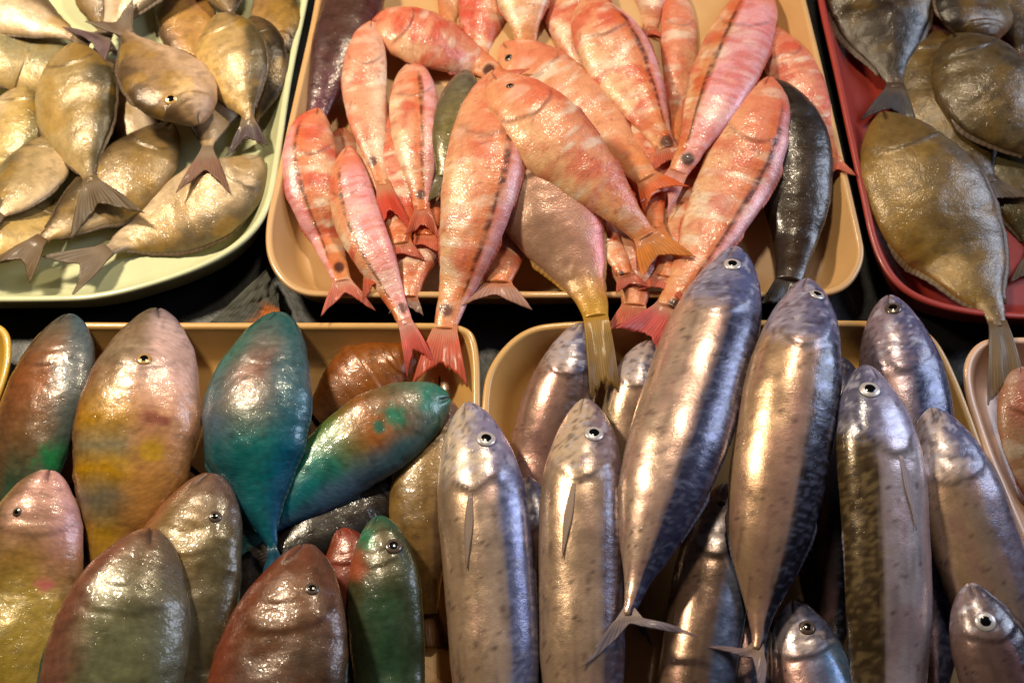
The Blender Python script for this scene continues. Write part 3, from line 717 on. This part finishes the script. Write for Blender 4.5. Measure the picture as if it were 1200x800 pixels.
fish('parrotfish', 'dark brown fish with purple tail along the left rim of the cream tray', [(432, -60), (422, -20), (398, 50), (376, 122), (370, 140), (362, 172)], 32, 'L', 5, None, eye=False, tail=(.8, .6), tailc=(110, 66, 84),
     bands=[[(0, (80, 58, 44)), (1, (88, 54, 60))], [(0, (90, 66, 50)), (.6, (84, 56, 50)), (1, (108, 60, 78))], [(0, (84, 54, 44)), (1, (96, 50, 60))]])
fish('parrotfish', 'dark brown blotched fish lying at the right end of the cream tray', [(908, 96), (915, 120), (930, 175), (934, 240), (930, 296), (924, 330), (914, 368)], 42, 'R', 8, None, eye=False, tailc=(50, 40, 32), finc=(50, 40, 32),
     bands=[[(0, (48, 44, 44)), (1, (50, 36, 26))], [(0, (60, 50, 42)), (.2, (46, 34, 26)), (.5, (56, 38, 24)), (1, (56, 36, 22))], [(0, (44, 36, 30)), (1, (44, 32, 24))]])
fish(GT, 'red goatfish with dark dash stripe leaning on the left rim', [(372, 128), (364, 160), (366, 215), (384, 280), (398, 318), (410, 372)], 34, 'L', 6, GG, eye=False, stripe=.45, tail=(.35, 1.0), tailc=(214, 116, 92), spots=[(397, 313, 7, (58, 14, 12))], base=(214, 120, 76), belly=(226, 140, 100))
fish(GT, 'orange goatfish with a dashed stripe down its flank, left of the grey headed fish', [(484, 72), (484, 98), (487, 150), (492, 210), (494, 236), (496, 285)], 31, 'R', 4, GG, eye=False, stripe=.3, spots=[(493, 228, 7, (66, 20, 14))], **PK)
fish(GT, 'slim goatfish with a bright white flank near the upper left', [(435, 26), (430, 50), (427, 105), (436, 165), (444, 198), (466, 282)], 27, 'L', 4, GG, eye=False, tail=(.5, .8), tailc=(212, 70, 42), spots=[(437, 189, 6, (84, 30, 20))], base=(236, 180, 150), belly=(244, 216, 200), reda=.45, rb=.4)
fish('parrotfish', 'small grey olive fish with rounded head among the goatfish', [(546, 84), (542, 105), (533, 150), (524, 190), (521, 208), (516, 240)], 28, 'R', 5, None, eye=False, tailc=(110, 98, 66), finc=(110, 98, 66),
     bands=[[(0, (104, 96, 84)), (1, (96, 90, 60))], [(0, (120, 112, 100)), (.6, (128, 116, 72)), (1, (110, 98, 60))], [(0, (100, 92, 80)), (1, (116, 104, 64))]])
# lower row fish that lie beneath the tails hanging from above
PF = 'parrotfish'; GP = 'parrotfish packed in the tan tray'
fish(PF, 'orange brown parrotfish lying sideways behind the teal ones', [(484, 408), (470, 420), (430, 446), (385, 478), (370, 490), (350, 505)], 46, 'U', 5, GP, finc=(120, 84, 54), eye=False,
     bands=[[(0, (150, 86, 42)), (1, (130, 76, 40))], [(0, (160, 98, 50)), (.5, (150, 90, 46)), (1, (120, 80, 50))], [(0, (150, 90, 60)), (1, (120, 84, 60))]])
GAP_SHADE = [[(0, (44, 36, 30)), (1, (34, 30, 28))], [(0, (54, 40, 32)), (1, (40, 34, 28))], [(0, (46, 36, 28)), (1, (36, 30, 28))]]  # near-black bands paint the gap shade onto added filler fish
fish(PF, 'added parrotfish painted dark as the shade between the pinkish headed one and the orange one', [(112, 540), (108, 580), (98, 660), (90, 760), (84, 840), (82, 880)], 46, 'R', 8, GP, eye=False, tailc=(66, 56, 48), finc=(66, 56, 48), bands=GAP_SHADE)
fish(PF, 'added parrotfish painted dark as the shade deep under the tail of the teal one', [(300, 560), (296, 600), (286, 680), (276, 780), (270, 860), (268, 900)], 50, 'R', 8, GP, eye=False, tailc=(66, 56, 48), finc=(66, 56, 48), bands=GAP_SHADE)
fish(PF, 'added parrotfish painted dark, lying across as shade under the diagonal one', [(486, 560), (460, 570), (410, 596), (360, 630), (330, 650), (300, 668)], 46, 'D', 5, GP, eye=False, tailc=(66, 56, 48), finc=(66, 56, 48), bands=GAP_SHADE)
fish(PF, 'reddish brown parrotfish in the dark gap below the diagonal teal one', [(400, 620), (408, 650), (414, 720), (416, 800), (416, 850)], 40, 'R', 5, GP, finc=(120, 84, 54), eye=False,
     bands=[[(0, (140, 60, 46)), (1, (70, 60, 50))], [(0, (150, 66, 50)), (1, (70, 66, 60))], [(0, (150, 76, 50)), (1, (70, 60, 50))]])
fish(PF, 'olive gold parrotfish squeezed beside the leftmost mackerel', [(528, 472), (518, 496), (496, 570), (494, 650), (500, 720), (506, 770)], 40, 'R', 6, GP, finc=(120, 84, 54), eye=False,
     bands=[[(0, (140, 120, 130)), (.3, (150, 124, 110)), (1, (110, 84, 50))], [(0, (150, 124, 110)), (.3, (156, 126, 84)), (1, (120, 90, 50))], [(0, (140, 112, 84)), (.5, (150, 118, 70)), (1, (90, 64, 40))]])
MK = 'mackerel'; GM = 'mackerel lying side by side in the tan tray'
fish(MK, 'pale mackerel half hidden behind the second mackerel from the left', [(682, 380), (668, 430), (646, 500), (628, 590), (620, 700), (616, 760)], 44, 'R', 8, GM, eye=False, belly=(190, 150, 130), flank=(170, 136, 122), backc=(120, 96, 90))
fish(MK, 'yellowish mackerel in the gap behind the snapper tail', [(762, 400), (750, 440), (738, 510), (734, 600), (734, 700), (734, 760)], 38, 'R', 8, GM, eye=False, belly=(200, 176, 140), flank=(176, 150, 120), backc=(130, 116, 90))
fish(MK, 'added mackerel with colours darkened for the deep shade between the golden flanked one and the gold speckled one', [(985, 420), (984, 460), (980, 560), (976, 680), (970, 800), (968, 860)], 44, 'R', 25, GM, eye=False, belly=(120, 100, 90), flank=(90, 80, 84), backc=(40, 42, 56))  # added to darken the gap; dull colours stand in for shade
fish(MK, 'added mackerel with colours darkened for the gap shade between the leftmost and second ones', [(618, 560), (622, 600), (632, 680), (636, 780), (636, 880), (636, 930)], 36, 'R', 20, GM, eye=False, belly=(120, 100, 90), flank=(90, 80, 80), backc=(40, 42, 52))  # filler fish, its dark colours put shade into this gap
fish(MK, 'added dull mackerel low in the shaded gap between the dark speckled one and the blue headed one', [(880, 600), (878, 640), (872, 740), (866, 860), (862, 960), (860, 1010)], 34, 'R', 14, GM, eye=False, belly=(150, 124, 104), flank=(116, 98, 88), backc=(50, 52, 66))  # filler added low so the lit tray floor stays hidden
fish(MK, 'small dark speckled mackerel deep in the gap between the two long slanting ones', [(852, 568), (846, 610), (832, 690), (818, 780), (800, 900), (790, 1000), (786, 1060)], 46, 'R', 8, GM, eye=(846, 590, 5, 'dark_eye'), belly=(170, 136, 110), flank=(130, 106, 92), backc=(96, 110, 140))
fish(MK, 'mackerel with its head raised behind the one at the right of the tray', [(1042, 348), (1048, 390), (1064, 480), (1080, 600), (1092, 740), (1100, 860), (1104, 920)], 49, 'R', 12, GM, eye=(1046, 363, 9, 'dark_eye'), belly=(190, 164, 164), flank=(150, 136, 156), backc=(56, 62, 98), bound=.1, head=((160, 140, 156), (100, 100, 140)))
fish(MK, 'mackerel along the right rim of the tan tray with its head tucked under', [(1092, 480), (1104, 520), (1134, 610), (1174, 720), (1220, 850), (1255, 960), (1270, 1010)], 49, 'R', 10, GM, eye=False, belly=(206, 172, 138), flank=(180, 156, 142), backc=(130, 116, 130))

# pink tray, top layer (its tails hang over the tray below)
fish('snapper', 'pinkish silver snapper with a yellow tail hanging over the tray edge', [(598, 160), (614, 190), (652, 258), (686, 334), (698, 372), (712, 478)], 57, 'R', 6, None, eye=False, tail=(.75, .34), tailc=(150, 112, 40), spots=[])
fish(GT, 'red goatfish with white pink back and dark left stripe, tail over the rim', [(408, 172), (408, 200), (418, 255), (446, 315), (470, 362), (496, 442)], 29, 'R', 10, GG, eye=False, stripe=-.4, tail=(.5, .66), tailc=(216, 92, 80), spots=[(471, 361, 8, (92, 26, 20))], base=(224, 110, 96), belly=(190, 90, 50))
fish(GT, 'large striped goatfish with its red tail draped onto the tray below', [(580, 84), (574, 134), (564, 210), (545, 300), (524, 364), (514, 458)], 47, 'R', 6, GG, eye=False, stripe=.6, tail=(.6, .74), tailc=(206, 84, 52), spots=[(523, 363, 9, (84, 26, 16))], base=(232, 152, 110), belly=(236, 176, 136), reda=.5)
fish(GT, 'pink goatfish with dashed right edge beside the dark brown fish', [(902, 92), (894, 126), (866, 200), (826, 284), (794, 346), (744, 408)], 46, 'R', 8, GG, eye=False, stripe=.64, tail=(.7, .7), tailc=(214, 100, 96), spots=[(790, 357, 9, (50, 16, 14))], base=(228, 134, 100), belly=(234, 160, 124), reda=.6)
fish(RB, 'big golden rabbitfish whose tail hangs over the red rim', [(1036, 134), (1052, 164), (1096, 246), (1142, 330), (1170, 384), (1182, 488)], 59, 'R', 9, GC, gain=.62, eye=False, tail=(.72, .42), tailc=(130, 104, 70), belly=(176, 140, 60), mid=(146, 116, 56), backc=(150, 132, 112), mott=.45)

# goatfish lying over the heads of the hanging ones
fish(GT, 'cream goatfish with dark dash stripe on its right, above the red centre', [(690, -4), (700, 24), (736, 90), (766, 146), (778, 166), (790, 205)], 39, 'R', 6, GG, eye=False, stripe=.62, spots=[(781, 167, 9, (70, 20, 12))], base=(230, 156, 112), belly=(236, 180, 140))
fish(GT, 'big pink goatfish with white back at the upper right, dashes on its left', [(888, -22), (878, 15), (852, 80), (822, 150), (804, 188), (764, 250)], 41, 'R', 12, GG, eye=False, stripe=-.35, spots=[(806, 186, 9, (36, 12, 14))], tail=(.5, .45), tailc=(226, 160, 150), base=(226, 130, 110), belly=(212, 130, 90))
fish(GT, 'upright pale cream goatfish at the top centre of the cream tray', [(608, -90), (610, -50), (613, 0), (617, 50), (620, 80)], 37, 'R', 8, GG, eye=False, base=(222, 180, 134), belly=(206, 168, 110), reda=.15, rb=.1)
fish(GT, 'long cream goatfish with white back slanting to the centre', [(590, 52), (612, 72), (662, 118), (722, 172), (752, 202), (782, 238)], 40, 'R', 10, GG, allow=.015, eye=(597, 67, 4, 'dark_eye'), base=(232, 164, 116), belly=(226, 150, 90), reda=.35, rb=.2, tailc=(220, 104, 46))
fish(GT, 'sideways pink goatfish at the upper left with dark tail spot', [(436, 26), (456, 30), (504, 48), (556, 72), (578, 86), (606, 104)], 30, 'U', 6, GG, allow=.015, eye=False, spots=[(573, 82, 8, (62, 24, 18))], base=(230, 140, 108), belly=(232, 160, 124))
fish(GT, 'big orange goatfish lying diagonally across the centre of the heap', [(578, 88), (600, 112), (650, 164), (710, 226), (748, 266), (786, 320)], 43, 'R', 6, GG, allow=.015, eye=(597, 102, 4, 'dark_eye'), tail=(.55, .8), tailc=(212, 128, 44), base=(230, 142, 92), belly=(232, 152, 96), reda=.55, rb=.3)
# parrotfish, upper layer
fish(PF, 'brown and grey blue parrotfish with a green patch, at the left edge', [(82, 370), (74, 400), (52, 470), (28, 560), (5, 640), (-5, 700)], 52, 'R', 10, GP, eye=False, spots=[(62, 537, 20, (24, 120, 66))],
     bands=[[(0, (66, 92, 104)), (.25, (120, 122, 124)), (.5, (84, 96, 92)), (1, (60, 92, 76))], [(0, (80, 84, 84)), (.1, (110, 94, 76)), (.3, (150, 92, 58)), (.55, (116, 88, 60)), (.75, (64, 92, 72)), (1, (40, 100, 76))], [(0, (76, 80, 70)), (.25, (130, 78, 52)), (.6, (110, 80, 58)), (1, (84, 80, 60))]])
fish(PF, 'orange and yellow parrotfish with a pale pink cheek and ringed eye', [(184, 364), (180, 394), (168, 460), (156, 540), (146, 620), (134, 690), (130, 740)], 69, 'L', 10, GP, finc=(120, 84, 54), voff=-.5, eye=(169, 421, 8, 'gold_eye'), spots=[(176, 486, 13, (124, 52, 42)), (192, 492, 7, (150, 84, 70)), (178, 528, 15, (190, 146, 30))],
     bands=[[(0, (84, 64, 46)), (.2, (128, 84, 54)), (.4, (150, 76, 40)), (.6, (140, 84, 46)), (1, (130, 92, 56))], [(0, (90, 80, 66)), (.1, (140, 116, 94)), (.2, (150, 128, 106)), (.3, (160, 126, 92)), (.42, (186, 140, 60)), (.5, (150, 138, 108)), (.6, (200, 150, 50)), (.68, (140, 130, 110)), (.8, (184, 142, 60)), (1, (150, 120, 70))], [(0, (120, 104, 112)), (.1, (214, 186, 184)), (.28, (232, 190, 180)), (.4, (214, 160, 126)), (.6, (206, 150, 90)), (1, (150, 110, 70))]])
fish(PF, 'diagonal parrotfish with teal snout, orange shoulder and blue grey belly', [(526, 466), (502, 474), (452, 502), (404, 534), (354, 578), (306, 612), (270, 634)], 47, 'U', 8, GP, eye=False, tail=(.8, .5), tailc=(40, 100, 100), spots=[(462, 486, 15, (24, 126, 98)), (444, 500, 9, (40, 110, 90)), (500, 466, 13, (26, 124, 110))],
     bands=[[(0, (40, 128, 112)), (.2, (110, 110, 86)), (.38, (150, 96, 56)), (.52, (90, 116, 60)), (.7, (40, 116, 96)), (1, (30, 104, 110))], [(0, (60, 128, 112)), (.2, (140, 122, 104)), (.36, (176, 110, 60)), (.5, (110, 116, 76)), (.62, (44, 120, 106)), (.8, (36, 112, 122)), (1, (30, 100, 116))], [(0, (60, 110, 100)), (.3, (76, 104, 110)), (.6, (84, 106, 128)), (1, (50, 100, 130))]])
fish(PF, 'teal parrotfish with a pinkish brown cheek, head up in the middle of its tray', [(328, 368), (320, 396), (304, 456), (298, 520), (306, 590), (320, 646), (324, 704)], 66, 'R', 6, GP, taper=1.5, eye=False, tail=(.8, .4), tailc=(30, 90, 120),
     bands=[[(0, (36, 92, 92)), (.3, (80, 110, 120)), (.5, (36, 100, 120)), (1, (20, 86, 130))], [(0, (44, 96, 96)), (.12, (96, 110, 106)), (.28, (150, 112, 100)), (.42, (120, 116, 106)), (.55, (40, 112, 112)), (1, (26, 96, 112))], [(0, (44, 96, 92)), (.2, (76, 124, 116)), (.45, (96, 110, 130)), (.55, (46, 96, 104)), (1, (24, 80, 100))]])
fish(PF, 'pinkish white headed parrotfish with olive body at the lower left', [(58, 552), (48, 586), (34, 660), (20, 760), (4, 900), (-10, 1020), (-14, 1090)], 60, 'L', 8, GP, eye=(22, 599, 5, 'dark_eye'), spots=[(52, 684, 10, (190, 96, 96))],
     bands=[[(0, (150, 116, 96)), (.3, (130, 104, 66)), (1, (130, 116, 56))], [(0, (206, 156, 150)), (.2, (190, 146, 128)), (.32, (170, 132, 76)), (.5, (164, 140, 66)), (1, (150, 130, 60))], [(0, (226, 180, 184)), (.2, (206, 160, 160)), (.32, (190, 140, 110)), (.5, (170, 146, 76)), (1, (150, 130, 64))]])
fish(PF, 'green parrotfish with orange cheek and sparkling eye between brown ones', [(444, 606), (446, 636), (452, 720), (458, 840), (462, 960), (464, 1060)], 45, 'R', 8, GP, eye=(462, 640, 10, 'dark_eye'), spots=[(430, 630, 14, (20, 116, 80)), (412, 665, 18, (170, 88, 56))],
     bands=[[(0, (30, 100, 76)), (.12, (76, 80, 60)), (.3, (62, 70, 50)), (1, (48, 66, 50))], [(0, (36, 104, 80)), (.13, (104, 88, 56)), (.28, (84, 82, 54)), (.4, (54, 80, 56)), (1, (44, 76, 54))], [(0, (30, 104, 80)), (.2, (160, 92, 60)), (.3, (84, 80, 56)), (1, (44, 72, 56))]])
fish(PF, 'olive grey parrotfish with a dark glossy edge behind the big red rimmed one', [(250, 556), (240, 586), (214, 666), (196, 770), (178, 890), (164, 990), (158, 1060)], 76, 'R', 12, GP, eye=(250, 604, 7, 'dark_eye'),
     bands=[[(0, (100, 76, 76)), (.2, (96, 86, 60)), (1, (54, 52, 46))], [(0, (120, 90, 80)), (.2, (150, 124, 80)), (.4, (130, 110, 84)), (1, (104, 96, 66))], [(0, (130, 90, 70)), (.2, (170, 120, 90)), (1, (120, 104, 66))]])
fish(PF, 'large green grey parrotfish with reddish edges at the bottom left', [(176, 622), (168, 652), (146, 724), (126, 830), (108, 960), (96, 1060), (92, 1120)], 80, 'L', 8, GP, eye=False, spots=[],
     bands=[[(0, (136, 88, 70)), (.3, (134, 90, 74)), (.6, (122, 90, 76)), (1, (110, 90, 76))], [(0, (130, 78, 62)), (.12, (120, 108, 84)), (.3, (112, 112, 82)), (1, (104, 106, 72))], [(0, (110, 90, 76)), (.3, (106, 106, 86)), (1, (100, 104, 76))]])
fish(PF, 'reddish brown parrotfish with glossy sparkles at the bottom of its tray', [(358, 642), (350, 676), (332, 750), (314, 850), (296, 980), (284, 1080), (278, 1140)], 84, 'R', 10, GP, eye=(367, 690, 8, 'dark_eye'),
     bands=[[(0, (104, 64, 50)), (.3, (84, 62, 46)), (1, (50, 44, 36))], [(0, (126, 76, 60)), (.2, (118, 80, 54)), (.4, (98, 68, 56)), (1, (84, 64, 46))], [(0, (130, 70, 52)), (.3, (136, 74, 54)), (1, (104, 64, 48))]])

# mackerel, upper layer
fish(MK, 'leftmost mackerel of the tan tray, silver with a clear ringed eye', [(548, 474), (554, 510), (566, 600), (578, 740), (584, 900), (588, 1030), (590, 1100)], 54, 'R', 8, GM, pec=True, eye=(571, 513, 11), belly=(214, 182, 150), flank=(222, 196, 178), backc=(110, 116, 158), bound=.4, fleck=(190, 196, 226), head=((232, 212, 190), (150, 144, 176)))  # pale back colour includes the bluish light on its right side
fish(MK, 'second mackerel from the left, head just under the yellow snapper tail', [(686, 470), (686, 510), (682, 610), (682, 750), (686, 900), (690, 1020), (692, 1090)], 51, 'R', 8, GM, pec=True, eye=(698, 507, 11), belly=(212, 180, 148), flank=(206, 176, 152), backc=(104, 88, 100), bound=.5, head=((230, 204, 176), (150, 130, 140)))
fish(MK, 'mackerel at the bottom edge with a shiny blue head between the longer ones', [(930, 704), (938, 740), (960, 830), (980, 960), (990, 1050), (994, 1110)], 50, 'R', 14, GM, eye=(946, 734, 9, 'dark_eye'), belly=(180, 140, 130), flank=(130, 140, 180), backc=(110, 150, 200))
fish(MK, 'longest mackerel, slanting up so that its head overlaps the goatfish tray', [(862, 292), (852, 336), (816, 450), (774, 580), (742, 700), (738, 728), (752, 790)][:5]+[(737, 722), (750, 768)], 61, 'R', 12, GM, eye=(858, 309, 10), tail=(.2, 1.2), tailc=(126, 112, 122), belly=(232, 200, 176), flank=(222, 186, 170), backc=(62, 64, 96), bound=.28, head=((150, 150, 184), (96, 104, 150)))
fish(MK, 'broad mackerel with a bright golden flank in the middle of the right half', [(946, 330), (942, 372), (924, 480), (906, 590), (892, 710), (886, 762), (858, 792)], 58, 'R', 12, GM, eye=(958, 345, 9), tail=(.25, .8), tailc=(140, 116, 116), belly=(226, 186, 146), flank=(214, 176, 156), backc=(44, 44, 60), bound=.44, head=((168, 160, 186), (100, 104, 146)))
fish(MK, 'mackerel with gold speckled back lying in front at the right', [(1014, 430), (1019, 466), (1034, 560), (1041, 690), (1042, 850), (1042, 980), (1042, 1050)], 53, 'L', 10, GM, pec=True, eye=(1021, 457, 11.5), belly=(236, 222, 226), flank=(216, 196, 200), backc=(88, 70, 46), bound=.34, fleck=(190, 164, 112), head=((160, 156, 186), (104, 104, 136)))
fish(MK, 'mackerel poking its dark snout up at the bottom right corner', [(1136, 684), (1146, 716), (1180, 810), (1220, 930), (1250, 1010), (1262, 1060)], 46, 'R', 8, GM, eye=(1155, 729, 11), belly=(150, 120, 112), flank=(112, 86, 86), backc=(60, 52, 60), head=((140, 120, 120), (56, 50, 62)))
# right-hand tray
fish(GT, 'reddish brown fish in the pinkish cream tray at the right edge', [(1196, 430), (1200, 470), (1214, 540), (1235, 620), (1245, 660)], 34, 'R', 5, None, eye=False, base=(150, 84, 50), belly=(160, 96, 60), mul=.6, reda=.4)

# ------------------------------------------------------------------ grey rag between the trays
def wedge():  # kind of thing unclear; the folded grey sheet is a made-up stand-in
    n = 30; pts = np.array([(312, 316), (326, 345), (330, 382), (246, 378)], float)
    s = np.linspace(0, 1, n); a, b = np.meshgrid(s, s, indexing='ij')
    P2 = (pts[0]*((1-a)*(1-b))[..., None]+pts[1]*((1-a)*b)[..., None]+pts[2]*(a*b)[..., None]+pts[3]*(a*(1-b))[..., None])
    z = .008+.012*fbm(np.stack([a*4, b*4, a*0], -1), 5)
    Q = at(P2, z)
    n_ = fbm(np.stack([a*9, b*9, a*0], -1), 9)
    c = lin((84, 84, 76))*(.5+n_)[..., None]
    w = ss(.45, .8, b+.4*(n_-.5))*ss(.35, .6, a)
    c = mixc(c, lin((190, 104, 40)), w)
    root = slab('wedge', Q, np.full((n, n), .0016), MAT['wedge_sheet'], None, np.concatenate([c, np.zeros((n, n, 1))], -1), np.stack([a*4, b*5], -1))
    root['label'] = 'wrinkled grey rag with an orange corner between the upper trays'; root['category'] = 'wedge'
wedge()

# ------------------------------------------------------------------ table
def table():
    m = plain_mat('black_plastic_sheet', (14, 15, 18), .42, noise=.3, nscale=26, bump=.7, coat=.1)
    n = 90
    xs = np.linspace(-1.1, 1.1, n); ys = np.linspace(-.9, 1.4, n); X, Y = np.meshgrid(xs, ys, indexing='ij')
    Z = -.004+.005*(fbm(np.stack([X*9, Y*9, X*0], -1), 3)-.5)*1.0
    top = np.stack([X, Y, np.minimum(Z, -.0005)], -1)
    V = np.vstack([top.reshape(-1, 3), top.reshape(-1, 3)-[0, 0, .03]])
    f = grid_faces(n, n)[:]; f = [q[::-1] for q in f]; f += grid_faces(n, n, off=n*n)
    k = n*n
    for i in range(n-1):
        f.append((i*n, (i+1)*n, k+(i+1)*n, k+i*n)); f.append((i*n+n-1, k+i*n+n-1, k+(i+1)*n+n-1, (i+1)*n+n-1))
        f.append((i, k+i, k+i+1, i+1)); e = (n-1)*n; f.append((e+i, e+i+1, k+e+i+1, k+e+i))
    o = mesh('table', V, f, m)
    import bmesh
    bm = bmesh.new(); bm.from_mesh(o.data); bmesh.ops.recalc_face_normals(bm, faces=bm.faces); bm.to_mesh(o.data); bm.free()
    o['label'] = 'market table covered with black plastic sheet under all the trays'; o['category'] = 'table'
table()

# ------------------------------------------------------------------ light: warm stall bulbs overhead, cool sky-lit side on the right
def point(name, loc, e, c, r):
    l = bpy.data.lights.new(name, 'POINT'); l.energy = e; l.color = c; l.shadow_soft_size = r
    o = bpy.data.objects.new(name, l); o.location = loc; COL.objects.link(o)
def area(name, loc, tgt, e, c, sx, sy):
    l = bpy.data.lights.new(name, 'AREA'); l.energy = e; l.color = c; l.shape = 'RECTANGLE'; l.size = sx; l.size_y = sy
    o = bpy.data.objects.new(name, l); o.location = loc; COL.objects.link(o)
    import mathutils
    o.rotation_euler = (mathutils.Vector(tgt)-mathutils.Vector(loc)).to_track_quat('-Z', 'Y').to_euler()
WARM = (1.0, .84, .60)
point('bulb', (-.66, .38, .82), 46, WARM, .065)
point('bulb', (.10, .66, 1.0), 24, WARM, .065)
area('cool_lamp', (1.3, .5, .8), (.1, .1, 0), 13, (.70, .80, 1.0), .5, .9)
w = bpy.data.worlds.new('World'); S.world = w; w.use_nodes = True
bg = w.node_tree.nodes['Background']; bg.inputs[0].default_value = (.75, .8, 1, 1); bg.inputs[1].default_value = .015
S.view_settings.view_transform = 'Standard'; S.view_settings.look = 'None'; S.view_settings.exposure = 0.0; S.view_settings.gamma = 1
